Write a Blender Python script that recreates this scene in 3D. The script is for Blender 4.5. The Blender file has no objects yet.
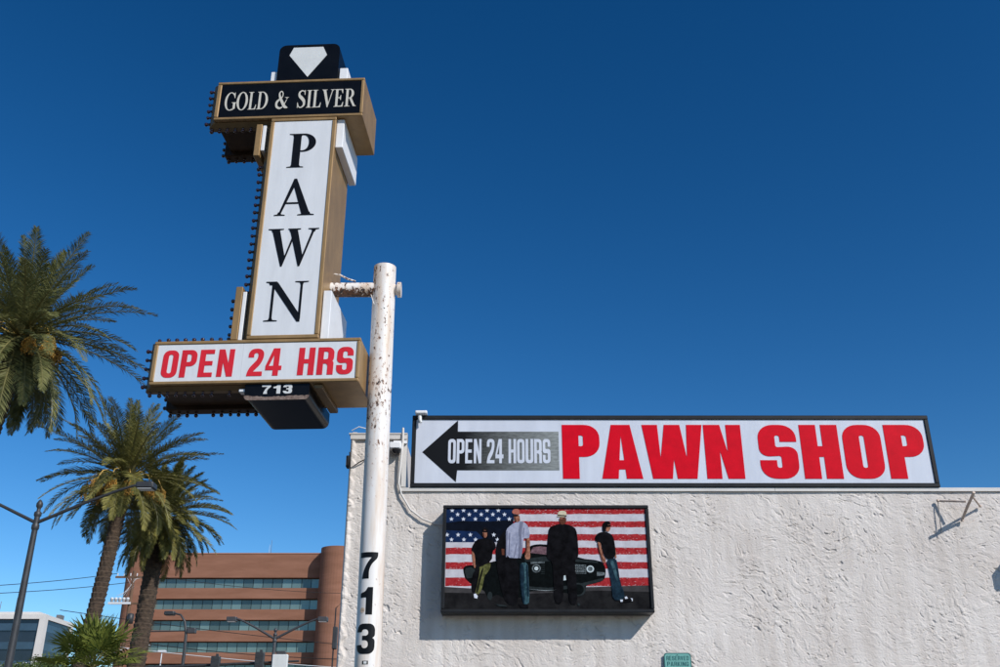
import bpy, bmesh, math, random
import numpy as np
from mathutils import Vector, Matrix
from mathutils.geometry import tessellate_polygon

R = math.radians
S = bpy.context.scene
COL = S.collection

# ------------------------------------------------------------------ camera
cam_d = bpy.data.cameras.new("camera"); cam = bpy.data.objects.new("camera", cam_d)
COL.objects.link(cam); S.camera = cam
cam_d.sensor_width = 36; cam_d.lens = 35; cam_d.clip_start = 0.05; cam_d.clip_end = 6000
cam.location = (0, 0, 1.6); cam.rotation_euler = (R(90 + 24), 0, 0)

# ------------------------------------------------------------------ light
SUN_TO = Vector((0.95, -1.0, 1.0)).normalized()
sun_el = math.asin(SUN_TO.z)
w = bpy.data.worlds.new("World"); S.world = w; w.use_nodes = True
nt = w.node_tree; nt.nodes.clear()
sky = nt.nodes.new("ShaderNodeTexSky"); sky.sky_type = 'NISHITA'; sky.sun_disc = False
sky.sun_elevation = sun_el; sky.sun_rotation = math.atan2(SUN_TO.x, SUN_TO.y)
sky.altitude = 600; sky.air_density = 1.0; sky.dust_density = 0.3; sky.ozone_density = 2.6
hs = nt.nodes.new("ShaderNodeHueSaturation"); hs.inputs['Saturation'].default_value = 1.21
hs.inputs['Hue'].default_value = 0.4985
hs.inputs['Value'].default_value = 1.0
gm = nt.nodes.new("ShaderNodeGamma"); gm.inputs[1].default_value = 1.34
bg = nt.nodes.new("ShaderNodeBackground"); bg.inputs[1].default_value = 0.066
wo = nt.nodes.new("ShaderNodeOutputWorld")
nt.links.new(sky.outputs[0], gm.inputs[0]); nt.links.new(gm.outputs[0], hs.inputs['Color'])
nt.links.new(hs.outputs[0], bg.inputs[0]); nt.links.new(bg.outputs[0], wo.inputs[0])
sd = bpy.data.lights.new("sun", 'SUN'); sd.energy = 4.3; sd.angle = R(0.55); sd.color = (1.0, 0.945, 0.88)
so = bpy.data.objects.new("sun", sd); COL.objects.link(so)
so.rotation_euler = SUN_TO.to_track_quat('Z', 'Y').to_euler(); so.location = (20, -20, 30)
S.view_settings.view_transform = 'Standard'; S.view_settings.look = 'None'
S.view_settings.exposure = 0.0; S.view_settings.gamma = 1.0; S.view_settings.use_curve_mapping = False
S.cycles.max_bounces = 6

# ------------------------------------------------------------------ materials
def base_mat(name):
    m = bpy.data.materials.new(name); m.use_nodes = True
    return m, m.node_tree, m.node_tree.nodes['Principled BSDF']

def mat(name, col, rough=0.6, metal=0.0, var=0.0, vscale=3.0, bump=0.0, bscale=30.0, spec=0.5, col2=None, trans=0.0, stretch=(1, 1, 1)):
    m, t, b = base_mat(name)
    b.inputs['Base Color'].default_value = (*col, 1); b.inputs['Roughness'].default_value = rough
    b.inputs['Metallic'].default_value = metal; b.inputs['Specular IOR Level'].default_value = spec
    tc = t.nodes.new("ShaderNodeTexCoord"); mp = t.nodes.new("ShaderNodeMapping")
    mp.inputs['Scale'].default_value = stretch
    t.links.new(tc.outputs['Object'], mp.inputs[0])
    if var > 0 or col2:
        n = t.nodes.new("ShaderNodeTexNoise"); n.inputs['Scale'].default_value = vscale; n.inputs['Detail'].default_value = 6
        n.inputs['Roughness'].default_value = 0.65
        r = t.nodes.new("ShaderNodeValToRGB")
        c2 = col2 if col2 else tuple(min(1, c * (1 + var)) for c in col)
        c1 = col if col2 else tuple(c * (1 - var) for c in col)
        r.color_ramp.elements[0].position = 0.32; r.color_ramp.elements[1].position = 0.68
        r.color_ramp.elements[0].color = (*c1, 1); r.color_ramp.elements[1].color = (*c2, 1)
        t.links.new(mp.outputs[0], n.inputs['Vector']); t.links.new(n.outputs['Fac'], r.inputs[0])
        t.links.new(r.outputs[0], b.inputs['Base Color'])
    if bump > 0:
        n2 = t.nodes.new("ShaderNodeTexNoise"); n2.inputs['Scale'].default_value = bscale; n2.inputs['Detail'].default_value = 4
        bp = t.nodes.new("ShaderNodeBump"); bp.inputs['Strength'].default_value = bump; bp.inputs['Distance'].default_value = 0.02
        t.links.new(mp.outputs[0], n2.inputs['Vector']); t.links.new(n2.outputs['Fac'], bp.inputs['Height'])
        t.links.new(bp.outputs[0], b.inputs['Normal'])
    if trans > 0:
        tr = t.nodes.new("ShaderNodeBsdfTranslucent"); mx = t.nodes.new("ShaderNodeMixShader"); mx.inputs[0].default_value = trans
        src = b.inputs['Base Color'].links[0].from_socket if b.inputs['Base Color'].links else None
        if src: t.links.new(src, tr.inputs[0])
        else: tr.inputs[0].default_value = (*col, 1)
        o = t.nodes['Material Output']
        t.links.new(b.outputs[0], mx.inputs[1]); t.links.new(tr.outputs[0], mx.inputs[2]); t.links.new(mx.outputs[0], o.inputs[0])
    return m

M = {}
M['bronze'] = mat('bronze_paint', (.33, .205, .085), .42, .25, var=.18, vscale=5, bump=.05, bscale=18, stretch=(1, 1, .4))
M['dark_brown'] = mat('dark_brown_shaded_paint', (.045, .027, .015), .5, .1, var=.3, vscale=6, spec=.18)  # brown of the inset cores; also carries the rear raceways' painted shade
M['white_paint'] = mat('white_enamel', (.74, .76, .78), .45, var=.05, vscale=4)
M['shop_white'] = mat('blue_white_acrylic', (.56, .60, .68), .35, var=.07, vscale=1.6, bump=.05, bscale=2, stretch=(3, 1, .5))
M['sign_white'] = mat('white_acrylic', (.66, .68, .70), .35, var=.06, vscale=2.2, bump=.05, bscale=2.5, stretch=(3, 1, .5))
M['sign_black'] = mat('black_acrylic', (.004, .0045, .0055), .3, var=.3, vscale=6, spec=.18)
M['ink'] = mat('black_vinyl', (.005, .0055, .007), .4, var=.3, vscale=12, spec=.18)
M['cream'] = mat('cream_vinyl', (.55, .53, .46), .5, var=.08, vscale=14)
M['red'] = mat('red_vinyl', (.62, .022, .035), .4, var=.12, vscale=5, stretch=(1, 1, .2), spec=.22)
M['red_deep'] = mat('deep_red_vinyl', (.60, .0015, .014), .45, var=.10, vscale=6, spec=.08)
M['silver'] = mat('silver_panel', (.62, .64, .63), .4, var=.06, vscale=5)
M['rust'] = mat('rusty_edge', (.10, .06, .045), .8, col2=(.25, .19, .16), vscale=25, bump=.3, bscale=60)
M['frame'] = mat('dark_frame', (.018, .019, .021), .45, .2, var=.2, vscale=7, spec=.18)
M['bulb'] = mat('bulb_glass', (.03, .006, .012), .12, spec=.9)
M['flash'] = mat('white_flashing', (.60, .58, .55), .5, var=.08, vscale=3, bump=.06, bscale=12)
M['grey_metal'] = mat('galvanised_steel', (.20, .195, .19), .5, .4, var=.2, vscale=8)
M['dark_metal'] = mat('dark_painted_steel', (.045, .047, .05), .5, .3, var=.2, vscale=6)
M['lamp_grey'] = mat('grey_painted_steel', (.065, .065, .07), .5, .3, var=.2, vscale=4)
M['tan_metal'] = mat('primed_steel', (.58, .50, .43), .6, .1, col2=(.40, .30, .24), vscale=14)
M['asphalt'] = mat('asphalt', (.05, .05, .052), .9, var=.25, vscale=2, bump=.3, bscale=60)
M['concrete'] = mat('concrete', (.36, .35, .33), .85, var=.15, vscale=1.5, bump=.1, bscale=30)
M['paint_line'] = mat('road_paint', (.75, .74, .70), .7, var=.1)
M['desert'] = mat('dry_ground', (.24, .20, .16), .95, var=.2, vscale=.05)
M['brick'] = mat('brown_red_brick', (.20, .092, .056), .85, col2=(.285, .140, .092), vscale=.35, bump=.2, bscale=4, stretch=(.35, .35, 2.2), spec=.22)
M['brick_pale_sunlit'] = mat('pale_sunlit_brick', (.36, .19, .14), .85, var=.08, vscale=.6)  # coping tone; on the brick corner pier it carries painted sunlight
M['teal_glass'] = mat('teal_glass', (.14, .21, .195), .15, .3, var=.12, vscale=.15, spec=.8)
_t = M['teal_glass'].node_tree; _b = _t.nodes['Principled BSDF']; _oi = _t.nodes.new("ShaderNodeObjectInfo"); _r = _t.nodes.new("ShaderNodeMapRange")
_r.inputs[3].default_value = .55; _r.inputs[4].default_value = 1.35; _t.links.new(_oi.outputs['Random'], _r.inputs[0])
_m = _t.nodes.new("ShaderNodeMix"); _m.data_type = 'RGBA'; _m.blend_type = 'MULTIPLY'; _m.inputs[0].default_value = 1
_t.links.new(_b.inputs['Base Color'].links[0].from_socket, _m.inputs[6]); _t.links.new(_r.outputs[0], _m.inputs[7]); _t.links.new(_m.outputs[2], _b.inputs['Base Color'])
M['mullion'] = mat('window_mullion', (.02, .025, .028), .5, .2)
M['dark_glass'] = mat('dark_glass', (.018, .026, .04), .1, .2, var=.3, vscale=.12, spec=.8)
M['blue_glass'] = mat('blue_spandrel_glass', (.05, .09, .13), .15, .3, var=.2, vscale=.2)
M['off_white'] = mat('off_white_stucco_panel', (.62, .60, .57), .8, var=.05, vscale=.3)
M['frond'] = mat('date_frond', (.060, .072, .024), .55, col2=(.225, .225, .085), vscale=1.3, trans=.22, spec=.22)
M['frond_dark'] = mat('date_frond_green', (.060, .068, .018), .55, col2=(.27, .245, .070), vscale=1.0, trans=.2, spec=.22)
M['frond_dead'] = mat('dry_frond', (.06, .045, .028), .8, col2=(.16, .12, .07), vscale=2)
M['rachis'] = mat('frond_stem', (.15, .14, .055), .5, var=.2, vscale=4)
M['dates'] = mat('date_fruit', (.52, .27, .045), .5, var=.35, vscale=14)
M['date_stem'] = mat('date_fruit_stem', (.55, .36, .09), .5, var=.1)
M['bark'] = mat('palm_bark', (.026, .018, .013), .95, col2=(.095, .064, .042), vscale=6, bump=.5, bscale=14, stretch=(1, 1, 2.4))
M['fan'] = mat('fan_leaf', (.07, .10, .018), .45, col2=(.26, .29, .065), vscale=1.6, trans=.25, spec=.22)
M['leaf'] = mat('broad_leaf', (.05, .08, .02), .6, col2=(.12, .16, .05), vscale=2, trans=.2, spec=.22)
M['wood'] = mat('weathered_pole_wood', (.13, .075, .045), .9, var=.3, vscale=3, stretch=(1, 1, .2))
M['porcelain'] = mat('white_porcelain', (.62, .64, .66), .3)
M['cable'] = mat('black_cable', (.02, .02, .022), .7, spec=.18)
M['roofing'] = mat('roofing', (.30, .29, .28), .9, var=.1)
M['teal_sign'] = mat('teal_sign_face', (.15, .38, .34), .4, var=.08, vscale=10)
M['teal_ink'] = mat('dark_teal_ink', (.012, .10, .10), .4)
M['lens_black'] = mat('dark_dome', (.01, .01, .012), .08, spec=.9)
M['sticker'] = mat('paper_sticker', (.55, .42, .30), .6, var=.4, vscale=60)

def pole_paint(arm=False):
    m, t, b = base_mat('chipped_white_paint')
    N = t.nodes.new; L = t.links.new
    tc = N("ShaderNodeTexCoord")
    mp = N("ShaderNodeMapping"); mp.inputs['Scale'].default_value = (1, 1, .55); L(tc.outputs['Object'], mp.inputs[0])
    def noise(scale, det, vec, rough=.6):
        n = N("ShaderNodeTexNoise"); n.inputs['Scale'].default_value = scale; n.inputs['Detail'].default_value = det
        n.inputs['Roughness'].default_value = rough; L(vec, n.inputs['Vector']); return n.outputs['Fac']
    def ramp(f, p0, p1, c0=(0, 0, 0, 1), c1=(1, 1, 1, 1)):
        r = N("ShaderNodeValToRGB"); e = r.color_ramp.elements
        e[0].position = p0; e[1].position = p1; e[0].color = c0; e[1].color = c1; L(f, r.inputs[0]); return r.outputs[0]
    def mix(f, a, c, mode='MIX'):
        x = N("ShaderNodeMix"); x.data_type = 'RGBA'; x.blend_type = mode
        if isinstance(f, float): x.inputs[0].default_value = f
        else: L(f, x.inputs[0])
        for i, v in ((6, a), (7, c)):
            if isinstance(v, tuple): x.inputs[i].default_value = v
            else: L(v, x.inputs[i])
        return x.outputs[2]
    chips = noise(27, 6, mp.outputs[0], .66)
    where = ramp(noise(1.9, 3, mp.outputs[0]), .46, .62)
    sep = N("ShaderNodeSeparateXYZ"); L(tc.outputs['Object'], sep.inputs[0])
    up = N("ShaderNodeMapRange"); up.inputs[1].default_value = 4.2; up.inputs[2].default_value = 5.3
    up.inputs[3].default_value = -.12; up.inputs[4].default_value = .0; L(sep.outputs['Z'], up.inputs[0])
    a1 = N("ShaderNodeMath"); a1.operation = 'MULTIPLY_ADD'; L(where, a1.inputs[0]); a1.inputs[1].default_value = .085; L(chips, a1.inputs[2])
    a2 = N("ShaderNodeMath"); a2.operation = 'ADD'; L(a1.outputs[0], a2.inputs[0]); L(up.outputs[0], a2.inputs[1])
    if arm:
        um = N("ShaderNodeMapRange"); um.inputs[1].default_value = 7.07; um.inputs[2].default_value = 7.0
        um.inputs[3].default_value = -.03; um.inputs[4].default_value = .17; L(sep.outputs['Z'], um.inputs[0])
        a3 = N("ShaderNodeMath"); a3.operation = 'ADD'; L(a2.outputs[0], a3.inputs[0]); L(um.outputs[0], a3.inputs[1]); a2 = a3
    chipm = ramp(a2.outputs[0], .618, .635)
    halo = ramp(a2.outputs[0], .56, .64)
    mp2 = N("ShaderNodeMapping"); mp2.inputs['Scale'].default_value = (3, 3, .35); L(tc.outputs['Object'], mp2.inputs[0])
    st = noise(2.2, 4, mp2.outputs[0])
    stain = ramp(st, .46, .74)
    c = mix(stain, (.76, .74, .71, 1), (.60, .44, .30, 1))
    hm = N("ShaderNodeMath"); hm.operation = 'MULTIPLY'; L(halo, hm.inputs[0]); hm.inputs[1].default_value = .55
    c = mix(hm.outputs[0], c, (.42, .20, .09, 1))
    rustc = mix(ramp(noise(30, 2, mp.outputs[0]), .4, .6), (.035, .028, .026, 1), (.16, .07, .035, 1))
    c = mix(chipm, c, rustc)
    L(c, b.inputs['Base Color']); b.inputs['Roughness'].default_value = .45
    bp = N("ShaderNodeBump"); bp.inputs['Strength'].default_value = .35; bp.inputs['Distance'].default_value = .004; bp.invert = True
    L(chipm, bp.inputs['Height']); L(bp.outputs[0], b.inputs['Normal'])
    return m
M['pole'] = pole_paint(); M['pole_arm'] = pole_paint(True)

def arrow_mat():
    m, t, b = base_mat('worn_black_vinyl'); N = t.nodes.new; L = t.links.new
    tc = N("ShaderNodeTexCoord"); sep = N("ShaderNodeSeparateXYZ"); L(tc.outputs['Object'], sep.inputs[0])
    mr = N("ShaderNodeMapRange"); mr.inputs[1].default_value = .45; mr.inputs[2].default_value = 1.9
    mr.inputs[3].default_value = 0; mr.inputs[4].default_value = .55; L(sep.outputs['X'], mr.inputs[0])
    mp = N("ShaderNodeMapping"); mp.inputs['Rotation'].default_value = (0, R(40), 0); mp.inputs['Scale'].default_value = (1, 1, 4)
    L(tc.outputs['Object'], mp.inputs[0])
    n = N("ShaderNodeTexNoise"); n.inputs['Scale'].default_value = 9; n.inputs['Detail'].default_value = 9; n.inputs['Roughness'].default_value = .72
    L(mp.outputs[0], n.inputs['Vector'])
    a = N("ShaderNodeMath"); a.operation = 'MULTIPLY'; L(mr.outputs[0], a.inputs[0]); L(n.outputs['Fac'], a.inputs[1])
    r = N("ShaderNodeValToRGB"); r.color_ramp.elements[0].position = .05; r.color_ramp.elements[1].position = .36
    r.color_ramp.elements[0].color = (.005, .006, .008, 1); r.color_ramp.elements[1].color = (.30, .33, .33, 1)
    L(a.outputs[0], r.inputs[0]); L(r.outputs[0], b.inputs['Base Color']); b.inputs['Roughness'].default_value = .6; b.inputs['Specular IOR Level'].default_value = .12
    return m
M['arrow'] = arrow_mat()

def stucco_mat():
    m, t, b = base_mat('white_painted_stucco'); N = t.nodes.new; L = t.links.new
    tc = N("ShaderNodeTexCoord")
    n1 = N("ShaderNodeTexNoise"); n1.inputs['Scale'].default_value = 1.1; n1.inputs['Detail'].default_value = 6; L(tc.outputs['Object'], n1.inputs['Vector'])
    r = N("ShaderNodeValToRGB"); r.color_ramp.elements[0].position = .3; r.color_ramp.elements[1].position = .7
    r.color_ramp.elements[0].color = (.575, .53, .492, 1); r.color_ramp.elements[1].color = (.69, .652, .615, 1); L(n1.outputs['Fac'], r.inputs[0])
    mp = N("ShaderNodeMapping"); mp.inputs['Scale'].default_value = (5, 5, .5); L(tc.outputs['Object'], mp.inputs[0])
    n3 = N("ShaderNodeTexNoise"); n3.inputs['Scale'].default_value = 1.5; n3.inputs['Detail'].default_value = 5; L(mp.outputs[0], n3.inputs['Vector'])
    r3 = N("ShaderNodeValToRGB"); r3.color_ramp.elements[0].position = .35; r3.color_ramp.elements[1].position = .6
    r3.color_ramp.elements[0].color = (.84, .82, .80, 1); r3.color_ramp.elements[1].color = (1, 1, 1, 1); L(n3.outputs['Fac'], r3.inputs[0])
    mx = N("ShaderNodeMix"); mx.data_type = 'RGBA'; mx.blend_type = 'MULTIPLY'; mx.inputs[0].default_value = .8
    L(r.outputs[0], mx.inputs[6]); L(r3.outputs[0], mx.inputs[7]); L(mx.outputs[2], b.inputs['Base Color'])
    n2 = N("ShaderNodeTexNoise"); n2.inputs['Scale'].default_value = 55; n2.inputs['Detail'].default_value = 5; n2.inputs['Roughness'].default_value = .6
    L(tc.outputs['Object'], n2.inputs['Vector'])
    bp = N("ShaderNodeBump"); bp.inputs['Strength'].default_value = .35; bp.inputs['Distance'].default_value = .006
    L(n2.outputs['Fac'], bp.inputs['Height']); L(bp.outputs[0], b.inputs['Normal'])
    b.inputs['Roughness'].default_value = .85
    return m
M['stucco'] = stucco_mat()

# ------------------------------------------------------------------ mesh helpers
class MB:
    def __init__(s): s.v = []; s.f = []; s.mi = []; s.mats = []; s.sm = []
    def mat(s, m):
        if m not in s.mats: s.mats.append(m)
        return s.mats.index(m)
    def add(s, vs, fs, m=None, smooth=False):
        o = len(s.v); s.v += [tuple(v) for v in vs]
        k = s.mat(m) if m else 0
        for f in fs: s.f.append(tuple(i + o for i in f)); s.mi.append(k); s.sm.append(smooth)
        return s
    def box(s, x0, x1, y0, y1, z0, z1, m=None):
        v = [(x0, y0, z0), (x1, y0, z0), (x1, y1, z0), (x0, y1, z0), (x0, y0, z1), (x1, y0, z1), (x1, y1, z1), (x0, y1, z1)]
        return s.add(v, [(0, 3, 2, 1), (4, 5, 6, 7), (0, 1, 5, 4), (1, 2, 6, 5), (2, 3, 7, 6), (3, 0, 4, 7)], m)
    def cbox(s, x0, x1, y0, y1, z0, z1, c=.01, m=None):
        "box with chamfered edges along every side of the front (-y) face and the four long edges"
        pts = [(x0 + c, z0), (x1 - c, z0), (x1, z0 + c), (x1, z1 - c), (x1 - c, z1), (x0 + c, z1), (x0, z1 - c), (x0, z0 + c)]
        cx, cz = (x0 + x1) / 2, (z0 + z1) / 2
        def sh(p, d):
            return (p[0] + (d if p[0] < cx else -d), p[1] + (d if p[1] < cz else -d))
        v = [(*[sh(p, c)[0]], y0, sh(p, c)[1]) for p in pts] + [(p[0], y0 + c, p[1]) for p in pts] + [(p[0], y1, p[1]) for p in pts]
        f = [tuple(range(8)), tuple(range(23, 15, -1))]
        for k in range(2):
            for i in range(8):
                j = (i + 1) % 8; f.append((k * 8 + j, k * 8 + i, k * 8 + 8 + i, k * 8 + 8 + j))
        return s.add(v, f, m)
    def tube(s, pts, r, n=10, m=None, cap=True, smooth=True):
        P = [Vector(p) for p in pts]; rr = r if isinstance(r, (list, tuple)) else [r] * len(P)
        vs = []; fs = []
        for i, p in enumerate(P):
            t = (P[min(i + 1, len(P) - 1)] - P[max(i - 1, 0)]).normalized()
            a = Vector((0, 0, 1)) if abs(t.z) < .9 else Vector((1, 0, 0))
            u = t.cross(a).normalized(); w_ = t.cross(u)
            for k in range(n):
                an = 2 * math.pi * k / n; vs.append(p + (u * math.cos(an) + w_ * math.sin(an)) * rr[i])
        for i in range(len(P) - 1):
            for k in range(n):
                k2 = (k + 1) % n; fs.append((i * n + k, i * n + k2, (i + 1) * n + k2, (i + 1) * n + k))
        s.add(vs, fs, m, smooth)
        if cap:
            s.add(vs[:n], [tuple(range(n - 1, -1, -1))], m); s.add(vs[-n:], [tuple(range(n))], m)
        return s
    def lathe(s, prof, c=(0, 0, 0), n=24, m=None, smooth=True):
        "prof: (r, z) list, turned round the z axis"
        vs = []; fs = []
        for r, z in prof:
            for k in range(n):
                a = 2 * math.pi * k / n; vs.append((c[0] + r * math.cos(a), c[1] + r * math.sin(a), c[2] + z))
        for i in range(len(prof) - 1):
            for k in range(n):
                k2 = (k + 1) % n; fs.append((i * n + k, i * n + k2, (i + 1) * n + k2, (i + 1) * n + k))
        return s.add(vs, fs, m, smooth)
    def sheet(s, outline, y, m=None, holes=(), thick=0.0):
        "flat polygon in the x,z plane facing -y, at depth y; thick makes side walls back from it"
        loops = [[Vector((p[0], p[1], 0)) for p in l] for l in (outline, *holes)]
        flat = [p for l in loops for p in l]
        tris = tessellate_polygon(loops)
        fs = []
        for t in tris:
            a, b, c = (flat[i] for i in t)
            cr = (b.x - a.x) * (c.y - a.y) - (b.y - a.y) * (c.x - a.x)
            fs.append(tuple(t) if cr > 0 else tuple(reversed(t)))
        s.add([(p.x, y, p.y) for p in flat], fs, m)
        if thick:
            for l in loops:
                n = len(l); vs = [(p.x, y, p.y) for p in l] + [(p.x, y + thick, p.y) for p in l]
                s.add(vs, [(i, (i + 1) % n, n + (i + 1) % n, n + i) for i in range(n)], m)
        return s
    def build(s, name, m=None, parent=None, loc=(0, 0, 0), rz=0):
        me = bpy.data.meshes.new(name); me.from_pydata(s.v, [], s.f); me.update()
        if m and not s.mats: me.materials.append(m)
        else:
            for q in s.mats: me.materials.append(q)
            me.polygons.foreach_set('material_index', s.mi)
        me.polygons.foreach_set('use_smooth', s.sm)
        o = bpy.data.objects.new(name, me); COL.objects.link(o); o.location = loc; o.rotation_euler = (0, 0, rz)
        if parent: o.parent = parent
        return o

def tag(o, label=None, cat=None, group=None, kind=None):
    if label: o['label'] = label
    if cat: o['category'] = cat
    if group: o['group'] = group
    if kind: o['kind'] = kind
    return o
def thing(name, label, cat, loc=(0, 0, 0), rz=0, group=None):
    o = bpy.data.objects.new(name, None); COL.objects.link(o); o.location = loc; o.rotation_euler = (0, 0, rz)
    o.empty_display_size = .2
    return tag(o, label, cat, group)
def dup(src, parent, loc):
    c = src.copy(); COL.objects.link(c); c.parent = parent; c.location = loc; return c

# ------------------------------------------------------------------ lettering
def fil(pts, n=7):
    "polygon with per-corner radius"
    out = []; N = len(pts)
    for i, p in enumerate(pts):
        r = p[2] if len(p) > 2 else 0
        if r <= 0: out.append((p[0], p[1])); continue
        P = Vector(p[:2]); A = Vector(pts[i - 1][:2]) - P; B = Vector(pts[(i + 1) % N][:2]) - P
        la, lb = A.length, B.length; A.normalize(); B.normalize()
        k = min(r, la * .5 if (pts[i - 1][2:] or (0,))[0] else la, lb * .5 if (pts[(i + 1) % N][2:] or (0,))[0] else lb)
        a, b = P + A * k, P + B * k
        for j in range(n + 1):
            t = j / n; q = a * (1 - t) ** 2 + P * 2 * t * (1 - t) * .62 + P * 0 + b * t ** 2
            # rational quadratic: close to an elliptical corner
            wgt = .78; d = (1 - t) ** 2 + 2 * wgt * t * (1 - t) + t ** 2
            q = (a * (1 - t) ** 2 + P * 2 * wgt * t * (1 - t) + b * t ** 2) / d
            out.append((q.x, q.y))
    return out

def sans(ch, w, s, b):
    """heavy grotesque capitals on a unit-high body: w width, s stem, b bar. returns (advance, [(outline, holes)])"""
    Rr = w * .42; r = max(.02, (w - 2 * s) * .5); P = []
    rect = lambda x0, y0, x1, y1: ([(x0, y0), (x1, y0), (x1, y1), (x0, y1)], [])
    if ch == ' ': return w * .55, []
    if ch == 'O' or ch == '0':
        P = [(fil([(0, 0, Rr), (w, 0, Rr), (w, 1, Rr), (0, 1, Rr)]), [fil([(s, b, r), (w - s, b, r), (w - s, 1 - b, r), (s, 1 - b, r)])])]
    elif ch in 'PR':
        m = .40
        P = [(fil([(0, 0), (s, 0), (s, m), (w, m, Rr), (w, 1, Rr), (0, 1)]), [fil([(s, m + b), (w - s, m + b, r), (w - s, 1 - b, r), (s, 1 - b)])])]
        if ch == 'R':
            P.append((fil([(w - s, 0), (w, 0), (w, m + b * .6, s * .5), (w * .5, m + b), (w * .5, m), (w - s, m - .02, .08)]), []))
    elif ch == 'D':
        P = [(fil([(0, 0), (w, 0, Rr), (w, 1, Rr), (0, 1)]), [fil([(s, b), (w - s, b, r), (w - s, 1 - b, r), (s, 1 - b)])])]
    elif ch == 'E': P = [([(0, 0), (w * .9, 0), (w * .9, b), (s, b), (s, .5 - b / 2), (w * .84, .5 - b / 2), (w * .84, .5 + b / 2), (s, .5 + b / 2), (s, 1 - b), (w * .9, 1 - b), (w * .9, 1), (0, 1)], [])]
    elif ch == 'H': P = [([(0, 0), (s, 0), (s, .5 - b / 2), (w - s, .5 - b / 2), (w - s, 0), (w, 0), (w, 1), (w - s, 1), (w - s, .5 + b / 2), (s, .5 + b / 2), (s, 1), (0, 1)], [])]
    elif ch == 'N': P = [([(0, 0), (s * .9, 0), (s * .9, .52), (w - s * 1.0, 0), (w, 0), (w, 1), (w - s * .9, 1), (w - s * .9, .48), (s * 1.0, 1), (0, 1)], [])]
    elif ch == 'I': return s, [rect(0, 0, s, 1)]
    elif ch == 'U':
        P = [(fil([(0, 0, Rr), (w, 0, Rr), (w, 1), (w - s, 1), (w - s, b, r), (s, b, r), (s, 1), (0, 1)]), [])]
    elif ch == 'A':
        W = w * 1.08; t = s * 1.15; k = (W / 2 - t / 2)
        xo = lambda y: k * y; xi = lambda y: s * .98 + (W / 2 - s * .98) * y / .82
        P = [([(0, 0), (s * .98, 0), (xi(.17), .17), (W - xi(.17), .17), (W - s * .98, 0), (W, 0), (W - k, 1), (k, 1)], [[(xi(.34), .34), (W - xi(.34), .34), (W / 2, .80)]])]
        return W, P
    elif ch == 'W':
        W = w * 1.62; q = s * .95
        P = [([(W * .14, 0), (W * .46, 0), (W * .5, .36), (W * .54 , 0), (W * .86, 0), (W, 1), (W - q, 1), (W * .715, .38), (W * .5 + q * .5, 1), (W * .5 - q * .5, 1), (W * .285, .38), (q, 1), (0, 1)], [])]
        return W, P
    elif ch == 'S':
        P = [(fil([(0, .34), (0, 0, Rr), (w, 0, Rr), (w, .60, Rr), (s, .58, r), (s, 1 - b, r), (w - s, 1 - b, r), (w - s, .68), (w, .68), (w, 1, Rr), (0, 1, Rr), (0, .40, Rr), (w - s, .42, r), (w - s, b, r), (s, b, r), (s, .34)]), [])]
    elif ch == '2':
        P = [(fil([(0, 0), (w, 0), (w, b), (s * 1.1, b, .02), (w, .52, .3), (w, 1, Rr), (0, 1, Rr), (0, .68), (s, .68), (s, 1 - b, r), (w - s, 1 - b, r), (w - s, .62, .25), (0, .22, .2)]), [])]
    elif ch == '4':
        P = [([(w * .5, 0), (w * .5 + s, 0), (w * .5 + s, .2), (w * 1.05, .2), (w * 1.05, .36), (w * .5 + s, .36), (w * .5 + s, 1), (w * .42, 1), (0, .36), (0, .2), (w * .5, .2)], [[(w * .22, .36), (w * .5, .36), (w * .5, .76)]])]
    elif ch == '7':
        P = [(fil([(w * .18, 0), (w * .18 + s * 1.15, 0), (w * .55, .45, .35), (w, .80, .1), (w, 1), (0, 1), (0, .80), (w - s, .80), (w * .30, .45, .3)]), [])]
    elif ch == '1':
        P = [(fil([(w * .42, 0), (w * .42 + s * 1.1, 0), (w * .42 + s * 1.1, 1), (w * .5, 1), (w * .36, .84, .08), (w * .06, .78), (w * .06, .62), (w * .42, .62)]), [])]
        return w * .9, P
    elif ch == '3':
        P = [(fil([(0, .30), (0, 0, Rr), (w, 0, Rr), (w, .51, Rr * .6), (w * .86, .53), (w, .56, Rr * .5), (w, 1, Rr), (0, 1, Rr), (0, .72), (s, .72), (s, 1 - b, r), (w - s, 1 - b, r), (w - s, .60, r), (w * .36, .60), (w * .36, .45), (w - s, .45, r), (w - s, b, r), (s, b, r), (s, .30)]), [])]
    elif ch == 'V': P = [([(w * .5 - s * .5, 0), (w * .5 + s * .5, 0), (w, 1), (w - s, 1), (w * .5, .3), (s, 1), (0, 1)], [])]
    elif ch == 'K': P = [([(0, 0), (s, 0), (s, .35), (s * 1.3, .45), (w - s, 0), (w, 0), (s * 1.9, .6), (w, 1), (w - s, 1), (s, .6), (s, 1), (0, 1)], [])]
    elif ch == 'G':
        P = [(fil([(0, 0, Rr), (w, 0, Rr * .5), (w, .52), (w * .5, .52), (w * .5, .38), (w - s, .38), (w - s, b, r), (s, b, r), (s, 1 - b, r), (w - s, 1 - b, r), (w - s, .66), (w, .66), (w, 1, Rr), (0, 1, Rr)]), [])]
    return w, P

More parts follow.
